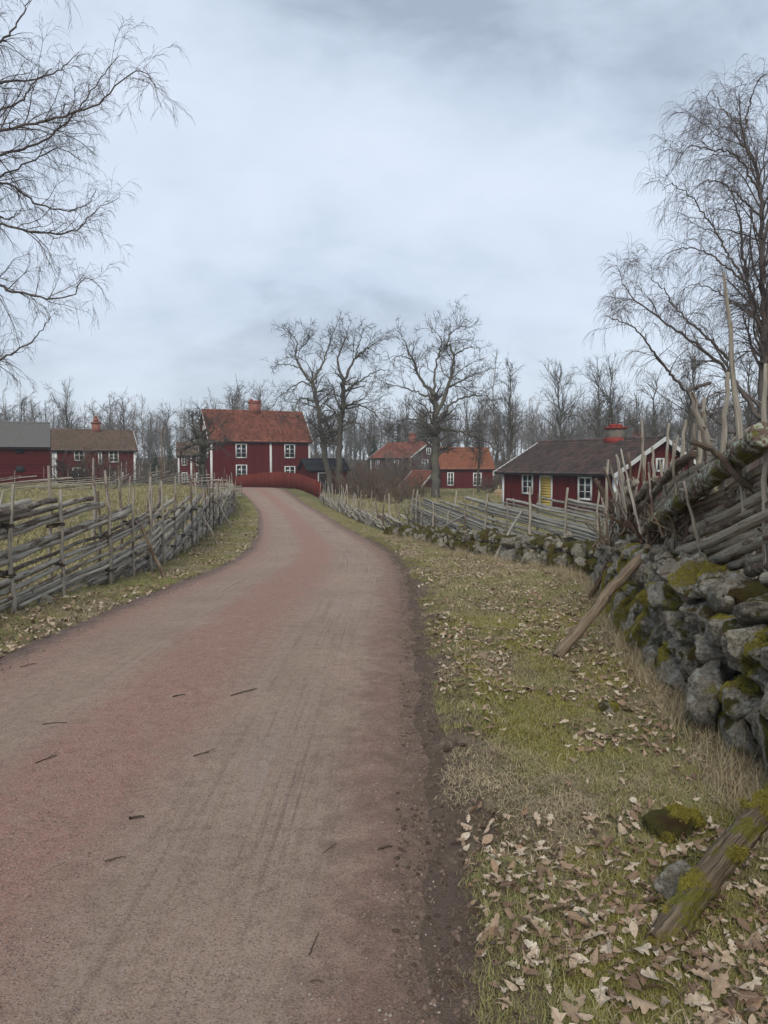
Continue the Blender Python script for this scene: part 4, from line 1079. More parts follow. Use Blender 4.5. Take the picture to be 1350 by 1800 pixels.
fruit('slender bare tree with a forked crown standing right of the two storey house', [([(580, 850), (567, 779), (559, 721), (548, 671)], (.30, .17)), ([(548, 671), (529, 648), (519, 621), (521, 598), (502, 577)], (.15, .03)), ([(548, 671), (567, 640), (580, 600), (592, 570)], (.14, .03)),
      ([(550, 680), (530, 672), (500, 690), (478, 715)], (.09, .03)), ([(529, 648), (500, 640), (476, 645)], (.07, .02)), ([(519, 621), (540, 600), (545, 575)], (.06, .02)), ([(556, 710), (530, 700), (515, 725), (505, 745)], (.08, .02)), ([(560, 730), (575, 700), (585, 680)], (.08, .02))], 66, seed=4)
fruit('bare tree with its crown swept to the right, next to the forked one', [([(596, 850), (596, 771), (602, 721), (604, 671)], (.34, .2)), ([(604, 671), (625, 629), (656, 605), (683, 594)], (.15, .03)), ([(604, 671), (594, 636), (609, 590), (617, 567)], (.14, .03)), ([(604, 690), (640, 665), (670, 650), (688, 655)], (.11, .03)),
      ([(602, 720), (640, 715), (665, 735), (675, 770)], (.10, .03)), ([(602, 735), (575, 720), (560, 735), (552, 760)], (.09, .02)), ([(625, 629), (635, 590), (645, 570)], (.08, .02)), ([(600, 740), (630, 745), (650, 770), (655, 790)], (.08, .02))], 64, seed=5)
fruit('large bare tree with crooked spreading limbs in the centre before the far houses', [([(765, 860), (764, 771), (767, 729), (764, 694)], (.42, .24)), ([(764, 694), (740, 667), (725, 632), (706, 590)], (.17, .03)), ([(767, 729), (787, 683), (798, 625), (787, 598), (817, 563)], (.2, .03)), ([(764, 702), (733, 690), (702, 679), (671, 673)], (.11, .03)),
      ([(798, 625), (820, 612), (848, 612)], (.08, .02)), ([(767, 740), (800, 706), (850, 694), (875, 720)], (.13, .03)), ([(765, 755), (740, 738), (700, 740), (682, 760)], (.10, .03)), ([(768, 750), (810, 760), (850, 775), (885, 800)], (.11, .03)), ([(764, 694), (765, 650), (775, 600), (760, 575)], (.13, .03)), ([(725, 632), (700, 625), (686, 640)], (.06, .02)),
      ([(787, 683), (830, 660), (860, 650)], (.10, .02)), ([(766, 770), (735, 775), (715, 800)], (.08, .02))], 60, seed=6, lv1=1.6)
fruit('pollarded tree with swollen head before the left gable of the two storey house', [([(356, 852), (356, 815), (357, 790), (352, 768)], (.30, .34)), ([(352, 775), (335, 782), (322, 790), (318, 800)], (.2, .08)), ([(355, 780), (372, 775), (385, 780), (402, 772)], (.2, .05)), ([(354, 775), (350, 750), (352, 720)], (.2, .02)), ([(352, 770), (340, 745), (338, 715)], (.14, .02)), ([(356, 770), (368, 745), (372, 722)], (.14, .02)),
      ([(355, 772), (380, 752), (398, 742)], (.12, .02))], 60, kpm2=2.6, seed=7, lv1=1.9)
def generic(rs, H, r, nl, spread, droop, lv=(1.2, 2.6, 0), fork=.0, rmin=.03, start=.25):
    z = np.linspace(0, H, 12); st = np.stack([np.cumsum(rs.randn(12) * .012 * H), np.cumsum(rs.randn(12) * .012 * H), z], -1); st[0, :2] = 0
    P = st[None]; R = np.linspace(r, .02, 12)[None]
    out = [(P, R)]
    L1 = grow(rs, P, R, nl / H, start, .97, spread, .75, 9, .13, droop, .5, up=.35, taper=.55, rmin=rmin * 1.6)
    out.append(L1); L2 = grow(rs, L1[0], L1[1], lv[0] * 1.25, .15, 1, .5, .65, 6, .18, droop, .55, up=.15, rmin=rmin); out.append(L2)
    L3 = grow(rs, L2[0], L2[1], lv[1] * 1.9, .1, 1, .75, .6, 3, .2, droop * 2, .6, rmin=rmin * .55, lmin=.5, lmax=1.7); out.append(L3)
    return out
def gen_mesh(name, out, mt, mc, ks=(7, 4, 3, 3), split=False):
    a = [tubes(*out[0], ks[0]), tubes(*out[1], ks[1])]; b = [tubes(*o, k) for o, k in zip(out[2:], ks[2:])]
    if split: return np_mesh('trunk', *merge(a), mt), np_mesh('crown', *merge(b), mc)
    V, Fc, UV = merge(a + b); me = np_mesh(name, V, Fc, UV); me.materials.append(mt); me.materials.append(mc)
    na = sum(len(x[1]) for x in a); mi = np.ones(len(Fc), np.int32); mi[:na] = 0; me.polygons.foreach_set('material_index', mi)
    return me
rf_ = np.random.RandomState(9)
FV = []
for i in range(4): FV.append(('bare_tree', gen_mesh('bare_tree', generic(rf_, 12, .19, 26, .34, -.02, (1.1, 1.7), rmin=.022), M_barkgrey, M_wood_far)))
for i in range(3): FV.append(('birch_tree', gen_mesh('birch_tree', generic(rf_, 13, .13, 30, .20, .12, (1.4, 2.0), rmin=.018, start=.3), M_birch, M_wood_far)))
def spruce(seed, H=9):
    rs = np.random.RandomState(seed); K = 240; z = rs.uniform(.06, 1, K) ** .9 * H; an = rs.rand(K) * 6.28; L = (H - z) * .26 + .12
    n = 5; tt = np.linspace(0, 1, n)[None, :, None]
    dirs = np.stack([np.cos(an), np.sin(an), np.zeros(K)], -1)[:, None, :]
    P = np.array([0, 0, 1.]) * z[:, None, None] + dirs * tt * L[:, None, None]; P[:, :, 2] -= (tt[..., 0] ** 1.3) * L[:, None] * .35
    parts = []
    for sgn in (-1, 1):  # needle fans either side
        s_ = rs.rand(K, n, 1) * .5 + .6; side = np.stack([-np.sin(an), np.cos(an), np.zeros(K)], -1)[:, None, :] * sgn * .28 * s_ * (1.15 - tt) * (L[:, None, None] * .6 + .3); side[..., 2] -= .12
        V = np.stack([P, P + side], 2).reshape(-1, 3); idx = np.arange(K * n * 2).reshape(K, n, 2)
        Fc = np.stack([idx[:, :-1, 0], idx[:, 1:, 0], idx[:, 1:, 1], idx[:, :-1, 1]], -1).reshape(-1, 4); parts.append((V, Fc, np.zeros((len(Fc) * 4, 2))))
    st = np.array([[[0, 0, -.3], [0, 0, H * .5], [0, 0, H * 1.02]]]); a = tubes(st, np.array([[.14, .08, .01]]), 6)
    c = merge(parts)
    return np_mesh('trunk', *a, M_bark), np_mesh('crown', *c, M_needle)
SPR = [spruce(1), spruce(2)]
def put_spruce(px, py, d, h, lab):
    q = at(px, py, d); r = empty('spruce_tree', (q.x, q.y, gz1(q.x, q.y)), lab, 'tree'); r.scale = (h / 9,) * 3; r.rotation_euler = (0, 0, px)
    tm, cm = SPR[px % 2]; link('trunk', tm, parent=r); link('crown', cm, parent=r)
put_spruce(274, 850, 92, 4.2, 'small dark green spruce between the two left red houses')
put_spruce(657, 850, 118, 7.0, 'dark spruce in the woods left of the weathered two storey house')
put_spruce(700, 850, 135, 9.5, 'taller dark spruce behind the chimney of the weathered house')
put_spruce(742, 850, 135, 9.0, 'dark spruce half hidden behind the large central bare tree')
put_spruce(300, 850, 105, 5.0, 'small spruce just right of the lowest one beside the red houses')
# trees told apart in the middle distance
MT = [(125, 672, 105, 0, 'rounded bare tree rising alone above the far left roofs'), (250, 694, 110, 4, 'white stemmed bare birch left of the tall stake'), (405, 680, 98, 1, 'bare tree behind the left half of the big tiled roof'), (440, 676, 102, 2, 'bare tree behind the chimney of the two storey house'),
      (865, 622, 88, 5, 'tall pale bare tree behind the orange roofed house'), (897, 632, 86, 3, 'rounded bare tree between the orange roof and the cottage'), (985, 636, 82, 1, 'bare tree directly behind the left end of the cottage roof'), (1040, 640, 80, 2, 'dense bare tree left of the cottage chimney'), (1085, 628, 78, 0, 'bare tree behind the cottage chimney'),
      (1150, 650, 66, 3, 'bare tree above the right gable of the cottage'), (1215, 600, 50, 1, 'dark bare oak between the cottage and the right birch'), (1300, 610, 48, 2, 'bare oak behind the right birch trunk'), (930, 700, 90, 5, 'smaller bare tree above the timber stack'), (1120, 690, 60, 0, 'low spreading bare tree right of the cottage chimney'), (842, 700, 70, 3, 'dark bushy bare tree in front of the right half of the orange roof'),
      (20, 690, 100, 2, 'bare tree behind the log barn'), (60, 705, 98, 3, 'bare tree behind the barn roof end'), (-20, 680, 95, 0, 'bare tree at the far left edge'), (868, 715, 74, 0, 'spreading bare tree before the right end of the orange roof'), (712, 690, 120, 1, 'bare tree behind the weathered house')]
TV = [gen_mesh('x', generic(rf_, 12, .20, 30, .36, -.03, (1.6, 2.6), rmin=.018), M_barkgrey, M_twiggrey, split=True) for _ in range(3)] + [gen_mesh('x', generic(rf_, 12, .17, 36, .26, -.04, (1.9, 2.6), rmin=.018), M_bark, M_twigdark, split=True)] + [gen_mesh('x', generic(rf_, 13, .12, 34, .17, .12, (1.6, 2.6), rmin=.015, start=.3), M_birch, M_wood_far, split=True) for _ in range(2)]
for (px, pt, d, vi, lab) in MT:
    q = at(px, 815, d); g0 = gz1(q.x, q.y); h = at(px, pt, d).z - g0; r = empty('birch_tree' if vi > 3 else 'bare_tree', (q.x, q.y, g0 - .1), lab, 'tree'); k = h / 12.6; r.scale = (k * 1.05, k * 1.05, k); r.rotation_euler = (0, 0, px * .7)
    for nm, me in zip(('trunk', 'crown'), TV[vi]): link(nm, me, parent=r)
# the wood behind: individuals, then the mass
n_w = 150; cnt = 0
for i in range(n_w):
    px = -60 + i * (1480 / n_w) + rf_.uniform(-30, 30); d = rf_.uniform(112, 165); q = at(px, 815, d)
    topy = np.interp(px, [0, 60, 170, 300, 450, 650, 800, 900, 1100, 1350], [708, 712, 728, 722, 715, 722, 712, 700, 690, 690]) + rf_.uniform(-8, 18) + 26 * math.sin(px * .021) * math.sin(px * .0083 + 1) - (24 if rf_.rand() < .12 else 0) + (26 if rf_.rand() < .3 else 0)
    g0 = gz1(q.x, q.y); h = at(px, topy, d).z - g0; nm, me = FV[rf_.randint(len(FV))]
    o = link(nm, me, loc=(q.x, q.y, g0 - .2), rot=(0, 0, rf_.rand() * 6.28)); k = h / 12.5; o.scale = (k * 1.1, k * 1.1, k)
    tag(o, 'white stemmed bare birch in the wood behind the houses' if nm == 'birch_tree' else 'grey bare tree in the wood behind the houses', 'tree', 'birches in the wood behind the houses' if nm == 'birch_tree' else 'bare trees in the wood behind the houses')
K = 520; pxs = rf_.uniform(-250, 1600, K); ds = rf_.uniform(165, 260, K); P_ = np.array([at(a, 815, b) for a, b in zip(pxs, ds)]); P_[:, 2] = gz(P_[:, 0], P_[:, 1])
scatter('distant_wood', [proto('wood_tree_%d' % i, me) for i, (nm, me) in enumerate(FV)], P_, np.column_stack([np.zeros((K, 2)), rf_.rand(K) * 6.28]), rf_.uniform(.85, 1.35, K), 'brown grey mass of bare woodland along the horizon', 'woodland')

# shrubs
def shrub_mesh(seed, H=2.0, ns=26, mat=None, spread=.5, k1=5., rmin=.008):
    rs = np.random.RandomState(seed); n = 8; K = ns; an = rs.rand(K) * 6.28; le = rs.uniform(.1, spread, K)
    d = norm(np.stack([np.cos(an) * le, np.sin(an) * le, np.ones(K)], -1)); p = rs.randn(K, 3) * np.array([.15, .15, 0]); P = [p]
    for s_ in range(1, n):
        d = norm(d + rs.randn(K, 3) * .13); p = p + d * (H / n) * rs.uniform(.7, 1.2, (K, 1)); P.append(p)
    P = np.stack(P, 1); R = np.linspace(.02, .006, n)[None] * np.ones((K, 1))
    L1 = grow(rs, P, R, k1, .15, 1, .35, .7, 5, .2, -.05, .6, rmin=rmin); L2 = grow(rs, *L1, 5, .2, 1, .5, .7, 4, .2, 0, .6, rmin=rmin * .7, lmin=.1)
    return np_mesh('shrub', *merge([tubes(P, R, 4), tubes(*L1, 3), tubes(*L2, 3)]), mat)
SH = [shrub_mesh(i, 2.2, 22, M_shrub, 1.0) for i in range(3)] + [shrub_mesh(9, 2.2, 16, M_twigdark, 1.5)]
SB = [(600, 62, 2.6, 0), (628, 58, 3.0, 1), (650, 60, 2.8, 2), (676, 60, 2.8, 0), (700, 62, 3.0, 1), (722, 58, 2.2, 2), (668, 54, 1.8, 1), (700, 52, 1.7, 0), (735, 62, 2.4, 2), (612, 75, 3.5, 1), (641, 80, 3.6, 0), (865, 70, 2.2, 0), (850, 78, 1.8, 2)]
for i, (px, d, h, v) in enumerate(SB):
    q = at(px, 815, d); o = link('shrub', SH[v], loc=(q.x, q.y, gz1(q.x, q.y) - .05), rot=(0, 0, i * 1.3)); o.scale = (h / 2.2 * 1.2, h / 2.2 * 1.2, h / 2.2)
    tag(o, 'brown leafless shrub in the thicket between the shed and the central tree' if px < 760 else ('low brown shrub left of the far window' if i == 11 else 'low brown shrub between the windows') + ' of the orange roofed house', 'shrub', 'bare shrubs behind the brushwood fence' if px < 760 else 'shrubs by the orange roofed house')
for i, (px, d, h, lab) in enumerate(((112, 64, 3.4, 'twiggy leafless fruit bush before the left half of the far left house'), (140, 62, 3.8, 'wide twiggy fruit bush before the middle of the far left house'), (172, 60, 3.6, 'spreading twiggy bush below the stepped chimney'), (205, 62, 3.0, 'thin twiggy bush before the right window of the far left house'))):
    q = at(px, 815, d); o = link('shrub', SH[3 if i % 2 == 0 else 1], loc=(q.x, q.y, gz1(q.x, q.y) - .05), rot=(0, 0, i * 2.1)); o.scale = (h / 2.2 * 1.2, h / 2.2 * 1.2, h / 2.2); tag(o, lab, 'bush')
K = 700; pxs = rf_.uniform(-150, 1500, K); ds = rf_.uniform(95, 150, K); P_ = np.array([at(a, 815, b) for a, b in zip(pxs, ds)]); P_[:, 2] = gz(P_[:, 0], P_[:, 1])
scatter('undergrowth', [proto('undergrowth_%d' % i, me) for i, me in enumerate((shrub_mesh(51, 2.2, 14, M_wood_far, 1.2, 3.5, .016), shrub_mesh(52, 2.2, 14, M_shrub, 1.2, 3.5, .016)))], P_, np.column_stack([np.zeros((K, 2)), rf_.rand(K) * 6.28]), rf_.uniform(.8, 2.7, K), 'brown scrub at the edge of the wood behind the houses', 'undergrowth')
for i, (px, d, h, lab) in enumerate(((1230, 13, 2.0, 'brown thicket bush behind the middle stakes of the near fence'), (1300, 11, 2.2, 'brown thicket bush behind the two tallest near stakes'), (1370, 10, 2.2, 'brown thicket bush at the right edge behind the near fence'), (1180, 17, 2.0, 'brown bush between the cottage gable and the near fence'), (1330, 18, 2.6, 'tall brown bush below the right birch'))):
    q = at(px, 815, d); o = link('shrub', SH[i % 3], loc=(q.x, q.y, gz1(q.x, q.y) - .05), rot=(0, 0, i * 1.3)); o.scale = (h / 2.2, h / 2.2, h / 2.2); tag(o, lab, 'bush')
# brambles and dry stems growing in front of the near fence
SH2 = shrub_mesh(31, .8, 16, M_brown, 1.5, 3., .0022)
for x in ((1150, 955, 7.0, .85, 'bramble tangle above the top end of the longest leaning brace'), (1118, 940, 8.2, .8, 'bramble tangle among the thin stakes just left of the longest brace top'), (1195, 945, 6.2, .7, 'bramble tangle nearest the viewer under the thick top pole'), (1080, 960, 9.3, .9, 'bramble tangle at the far end of the near stone wall')):
    q = at(x[0], x[1], x[2]); o = link('bramble', SH2, loc=q, rot=(0, 0, x[0])); o.scale = (x[3] * .9, x[3] * .9, x[3] * .7); tag(o, x[4], 'bramble', 'brambles on the near stone wall')
SH3 = shrub_mesh(61, 2.2, 9, M_twiggrey, .9, 2.2, .006)
for x, h in (((718, 935, 24), 1.7), ((698, 930, 26.5), 1.5), ((742, 930, 23), 1.2)):
    q = at(*x); o = link('shrub', SH3, loc=(q.x, q.y, gz1(q.x, q.y)), rot=(0, 0, x[0])); o.scale = (h / 2.2 * .8, h / 2.2 * .8, h / 2.2); tag(o, 'leafless grey sapling growing where the two right hand fences meet', 'shrub', 'saplings where the right hand fences meet')

# ------------------------------------------------------------ leaves, grass, gravel
def leaf_mesh(seed, mat):
    rs = np.random.RandomState(seed); n = 13; y = np.linspace(0, 1, n)
    env = np.sin(np.pi * np.clip(y * .93 + .05, 0, 1)) ** .8 * .30 * (.55 + .6 * y); lob = 1 - .45 * (np.arange(n) % 3 == 0); lob[0] = .2
    wl = env * lob * rs.uniform(.85, 1.15, n); wr = env * np.roll(lob, 1 if seed % 2 else 0) * rs.uniform(.85, 1.15, n)
    wl[-1] = wr[-1] = .02
    if seed % 4 == 2: wl = env * .8 * rs.uniform(.9, 1.1, n); wr = env * .8 * rs.uniform(.9, 1.1, n)
    if seed % 4 == 3: c_ = rs.randint(5, 8); wl[c_:] *= .12; wr[c_ + 1:] *= .3; wl *= 1.25
    if seed % 5 == 0: wl *= 1.35; wr *= 1.35
    cur = rs.uniform(-.9, 1.3); cup = rs.uniform(.1, 1.0) * rs.choice([-1, 1]); tw = rs.uniform(-.6, .6)
    V = []
    for i in range(n):
        zc = cur * (y[i] - .5) ** 2 * .6; yy = y[i] - .5
        for x in (-wl[i], -wl[i] * .5, 0, wr[i] * .5, wr[i]):
            V.append((x * (1 - abs(cup) * abs(x) * .4), yy, zc + cup * x * x * 2.0 + tw * x * yy + (0 if x else -.01) + rs.randn() * .012))
    V = np.array(V) * .1; V = np.vstack([V, np.array([[-.0015, -.05, 0.001], [.0015, -.05, .001], [.001, -.075, .006], [-.001, -.075, .006]])])
    idx = np.arange(n * 5).reshape(n, 5); Fc = np.stack([idx[:-1, :-1], idx[:-1, 1:], idx[1:, 1:], idx[1:, :-1]], -1).reshape(-1, 4); Fc = np.vstack([Fc, [[n * 5, n * 5 + 1, n * 5 + 2, n * 5 + 3]]])
    V[:, 2] -= V[:, 2].min() * .6
    return np_mesh('fallen_leaf', V, Fc, None, mat)
m, t = new_mat('dry_leaf'); oc = t.n('ShaderNodeTexCoord').outputs['Object']; r = rnd(t)
c1 = t.ramp(r, [(0, (.075, .048, .034)), (.25, (.20, .13, .085)), (.5, (.42, .32, .225)), (.75, (.62, .54, .42)), (.9, (.34, .22, .14)), (1, (.13, .08, .05))])
ns = t.noise(oc, 45, 4, .7); col = t.mix(t.mapr(ns, .35, .7, 0, .55), c1, (.13, .085, .055))
sx_ = t.n('ShaderNodeSeparateXYZ', {0: oc}); vein = t.mapr(t.math('ABSOLUTE', sx_.outputs[0]), 0, .0018); col = t.mix(vein, (.30, .22, .15), col)
finish(t, col, .8, ns, .6, .004, .2); M_leaf = m
LM = [leaf_mesh(50 + i, M_leaf) for i in range(12)]

def blade_tuft(seed, nb, h0, h1, wdt, lean, rad, mat, segs=3):
    rs = np.random.RandomState(seed); an = rs.rand(nb) * 6.28; b = rs.randn(nb, 2) * rad; h = rs.uniform(h0, h1, nb); le = rs.uniform(*lean, nb)
    V, Fc = [], []
    for i in range(nb):
        d = np.array([math.cos(an[i]), math.sin(an[i]), 0]); sd = np.array([-d[1], d[0], 0]) * wdt * rs.uniform(.6, 1.2); p = np.array([b[i, 0], b[i, 1], -.004]); a = .2 * rs.rand(); o = len(V)
        for s_ in range(segs + 1):
            wk = 1 - .8 * s_ / segs; V.append(p - sd * wk); V.append(p + sd * wk)
            a = a + le[i] / segs; p = p + (d * math.sin(a) + np.array([0, 0, math.cos(a)])) * h[i] / segs
            p[2] = max(p[2], .002)
            if s_ < segs: k = o + 2 * s_; Fc.append((k, k + 1, k + 3, k + 2))
    return np_mesh('tuft', np.array(V), np.array(Fc), None, mat)
def blade_mat(name, a, b, c):
    m, t = new_mat(name); r = rnd(t); n = t.noise(pos(t), 90, 2)
    col = t.mix(n, t.mix(r, a, b), c); finish(t, col, .75, spec=.15); return m
M_gr = blade_mat('green_grass', (.10, .115, .030), (.21, .22, .068), (.33, .29, .14))
M_st = blade_mat('dry_straw', (.24, .19, .11), (.46, .39, .26), (.34, .27, .16))
M_moss = blade_mat('moss_tuft', (.075, .072, .012), (.20, .175, .03), (.27, .23, .045))
M_mossgr = blade_mat('moss_green', (.12, .118, .024), (.23, .215, .05), (.30, .27, .08))
G1 = [proto('green_tuft_%d' % i, blade_tuft(i, 34, .012, .038, .0014, (.5, 1.7), .026, M_gr)) for i in range(4)]
G2 = [proto('straw_tuft_%d' % i, blade_tuft(20 + i, 20, .015, .055, .0014, (1.7, 2.7), .035, M_st, 4)) for i in range(4)]
G3 = [proto('tall_straw_%d' % i, blade_tuft(40 + i, 22, .05, .20, .0018, (.3, 1.9), .03, M_st, 5)) for i in range(4)]
G4 = [proto('field_tuft_%d' % i, blade_tuft(60 + i, 40, .04, .12, .006, (.4, 1.6), .11, M_gr)) for i in range(3)] + [proto('field_straw_%d' % i, blade_tuft(70 + i, 40, .04, .14, .006, (.9, 2.2), .11, M_st)) for i in range(3)]
G5 = [proto('moss_bit_%d' % i, blade_tuft(80 + i, 40, .006, .018, .0016, (.2, 1.2), .014, M_mossgr, 2)) for i in range(3)]
G6 = [proto('litter_bit_%d' % i, blade_tuft(90 + i, 9, .015, .045, .0018, (1.4, 2.0), .03, M_brown, 2)) for i in range(3)]

rg = np.random.RandomState(77)
def spread(n, x0, x1, y0, y1, keep, ypow=1.0):
    """random points, denser near the viewer"""
    y = y0 + (y1 - y0) * rg.rand(n) ** ypow; x = rg.uniform(0, 1, n); a = x0(y) if callable(x0) else x0; b = x1(y) if callable(x1) else x1
    x = a + (b - a) * x; k = keep(x, y); return x[k], y[k]
def place(name, protos, xs, ys, smin, smax, label, cat, tilt=.12, lift=0., sfar=0.):
    z = surf(xs, ys) + lift; n = len(xs); s = rg.uniform(smin, smax, n) * (1 + sfar * ys)
    return scatter(name, protos, np.column_stack([xs, ys, z]), np.column_stack([rg.randn(n, 2) * tilt, rg.rand(n) * 6.28]), s, label, cat)
wx = lambda y: wall_side_x(y) + .12
nz_ = lambda x, y, f, o=0: vn(x * f + o, y * f + o * 1.7)
EW = lambda y: np.where(y < 11.8, wall_side_x(np.minimum(y, 11.8)) + .15, np.interp(y, [11.8, 14.6, 18, 21.5, 25, 30], [3.4, 2.8, 2.0, 1.2, .2, -.3]))
eR0 = lambda y: eR(y) + .12
# right verge
x, y = spread(16000, eR0, EW, 1.6, 26, lambda x, y: (nz_(x, y, 1.6) + .35 * nz_(x, y, 7, 5) > .42 + .5 * np.exp(-(x - eR(y)) / .24)) , 1.9)
place('verge_grass', G1, x, y, .7, 1.25, 'short green grass on the right verge', 'grass', sfar=.05)
x, y = spread(15000, eR0, EW, 1.6, 26, lambda x, y: (nz_(x, y, 1.6) - .25 * nz_(x, y, 6, 9) < .36 - .5 * np.exp(-(x - eR(y)) / .22)) | (rg.rand(len(x)) < (.22 + .5 * np.clip((y - 4.5) / 4, 0, 1)) * (x - eR(y) > .35)), 1.7)
place('verge_straw', G2, x, y, .7, 1.3, 'flattened straw coloured grass on the right verge', 'grass', sfar=.05)
x, y = spread(1700, lambda y: EW(y) - .45, EW, 2.6, 24, lambda x, y: nz_(x, y, 2.2, 3) > .38, 1.5)
place('tall_dry_grass', G3, x, y, .6, 1.15, 'long dry grass along the foot of the stone walls', 'grass', sfar=.02)
x, y = spread(16000, lambda y: eR(y) + .35, EW, 1.8, 9, lambda x, y: nz_(x, y, 3.2, 12) > .55, 1.4)
place('verge_moss', G5, x, y, .9, 1.8, 'patches of yellow green moss between the grass', 'moss', sfar=.05)
x, y = spread(2200, lambda y: eR(y) - .12, lambda y: eR(y) + .55, 1.6, 16, lambda x, y: nz_(x, y, 3.2, 2) > .35, 1.5)
place('twig_litter', G6, x, y, .5, 1.1, 'fine brown plant litter on the churned road edge', 'litter', sfar=.03)
# left verge and field
x, y = spread(17000, lambda y: eL(y) - 2.6, lambda y: eL(y) - .18, 5.0, 56, lambda x, y: nz_(x, y, 1.3, 7) + .3 * nz_(x, y, 6) > .45 + .4 * np.exp((x - eL(y)) / .3), 1.7)
place('left_verge_grass', G1, x, y, .8, 1.4, 'green grass between the road and the left fence', 'grass', sfar=.05)
x, y = spread(9000, lambda y: eL(y) - 2.6, lambda y: eL(y) - .1, 5.0, 50, lambda x, y: nz_(x, y, 1.3, 7) < .62, 1.7)
place('left_verge_straw', G2, x, y, .8, 1.3, 'straw coloured grass under the left fence', 'grass', sfar=.05)
x, y = spread(20000, lambda y: -6 - y * .5, lambda y: eL(y) - 1.6, 8.0, 62, lambda x, y: x < -4.9, 1.3)
place('field_grass', G4, x, y, .7, 1.3, 'rough grass in the field behind the left fence', 'grass', sfar=.012)
x, y = spread(14000, lambda y: np.interp(y, [12, 25, 60, 80], [4.2, 1.4, -4, -4]), lambda y: np.interp(y, [12, 25, 80], [8, 14, 24]), 13, 80, lambda x, y: rg.rand(len(x)) < .8, 1.2)
place('lawn_grass', G4, x, y, .7, 1.3, 'grass on the lawn behind the right hand fence', 'grass', sfar=.012)
x, y = spread(2200, lambda y: eR(y) + .1, lambda y: eR(y) + .8, 24, 56, lambda x, y: x < 99, 1.2)
place('bend_grass', G4, x, y, .5, .9, 'grass along the foot of the brushwood fence', 'grass')
# leaves: the largest as things, the rest as stuff
def leafspots(n, *a, **k): return spread(n, *a, **k)
x1, y1 = leafspots(1150, lambda y: eR(y) + .25, EW, 1.75, 9.5, lambda x, y: (nz_(x, y, 2.1, 31) * .75 + .5 * np.clip((3.3 - y) / 1.2, 0, 1) * np.exp(-((x - .95) / .55) ** 2) + .35 * nz_(x, y, 6) > .56 - .14 * (y < 3.3)) & (x < wall_side_x(y) - .02), 1.9)
sel = np.argsort(y1)[:300]; labs = 'dry curled oak leaf lying on the grass and soil of the right verge'
for i in sel:
    yy_ = y1[i]; s = rg.choice([rg.uniform(.35, .7), rg.uniform(.7, 1.15)])
    o = link('fallen_leaf', LM[rg.randint(12)], loc=(x1[i], yy_, float(surf(x1[i], yy_)) + .022 + rg.rand() * .018), rot=(rg.randn() * .33, rg.randn() * .33, rg.rand() * 6.28)); o.scale = (s * 1.05, s, s); tag(o, labs, 'leaf', 'oak leaves on the right verge')
rest = np.argsort(y1)[300:]
x, y = leafspots(12000, lambda y: eR(y) + .12, EW, 2.0, 26, lambda x, y: (nz_(x, y, 1.7, 31) + .4 * nz_(x, y, 6) > .60), 1.5)
x = np.concatenate([x, x1[rest]]); y = np.concatenate([y, y1[rest]])
LP_ = [proto('leaf_kind_%d' % i, me) for i, me in enumerate(LM)]
place('leaf_litter', LP_, x, y, .25, .62, 'pale dry leaves scattered over the right verge', 'leaves', tilt=.4, lift=.028, sfar=.02)
x, y = leafspots(11000, lambda y: eL(y) - 3.5, lambda y: eL(y) - .02, 5.0, 40, lambda x, y: (nz_(x, y, 1.2, 8) < .60) | (y < 10) & (nz_(x, y, 3) > .3), 1.9)
place('left_leaf_litter', LP_, x, y, .35, .75, 'brown dry leaves on the left verge and under the fence', 'leaves', tilt=.4, lift=.03, sfar=.015)
x, y = leafspots(7000, lambda y: -5.2 - y * .45, -5.0, 8.5, 30, lambda x, y: nz_(x, y, .8, 3) > .45, 1.2)
place('field_leaf_litter', LP_, x, y, .5, .9, 'dry leaves in the field behind the left fence', 'leaves', tilt=.35, lift=.02, sfar=.01)
# gravel and crumbs of soil
def pebble(seed, mat):
    bm = bmesh.new(); bmesh.ops.create_icosphere(bm, subdivisions=1, radius=.5)
    for v in bm.verts: v.co = Vector((v.co.x, v.co.y * .8, v.co.z * .55)) * (1 + .3 * noise.noise(v.co * 3 + Vector((seed * 7, 0, 0))))
    for f in bm.faces: f.smooth = True
    me = bpy.data.meshes.new('pebble'); bm.to_mesh(me); bm.free(); me.materials.append(mat); return me
m, t = new_mat('pebbles'); r = rnd(t)
c1 = t.ramp(r, [(0, (.12, .095, .085)), (.35, (.24, .15, .125)), (.7, (.27, .215, .19)), (.92, (.28, .23, .195)), (1, (.31, .26, .22))]); finish(t, c1, .85, t.noise(pos(t), 300, 2), .4, .002, .2); M_peb = m
m, t = new_mat('soil_crumbs'); finish(t, t.mix(rnd(t), (.055, .038, .029), (.20, .145, .112)), .95, t.noise(pos(t), 200, 3), .8, .004, .1); M_crumb = m
PB = [proto('pebble_%d' % i, pebble(i, M_peb)) for i in range(4)]; CR = [proto('crumb_%d' % i, pebble(10 + i, M_crumb)) for i in range(4)]
x, y = spread(42000, eL, eR, 1.6, 15, lambda x, y: (lambda U: (nz_(x, y, 5, 1) * .6 + .55 * np.exp(-((U - .5) / .12) ** 2) + .4 * np.exp(-((U - 1) / .09) ** 2) + .35 * np.exp(-((U) / .1) ** 2) > .50))((x - eL(y)) / (eR(y) - eL(y))), 2.0)
n = len(x); scatter('road_gravel', PB, np.column_stack([x, y, surf(x, y) + .0005]), np.column_stack([rg.randn(n, 2) * .2, rg.rand(n) * 6.28]), .004 + .012 * rg.rand(n) ** 5, 'small loose pinkish gravel on the road', 'gravel')
x, y = spread(26000, lambda y: eR(y) - .15, lambda y: eR(y) + .75, 1.6, 22, lambda x, y: nz_(x, y, 4, 6) > .25 + .5 * np.clip((x - eR(y) - .3) / .45, 0, 1), 1.8)
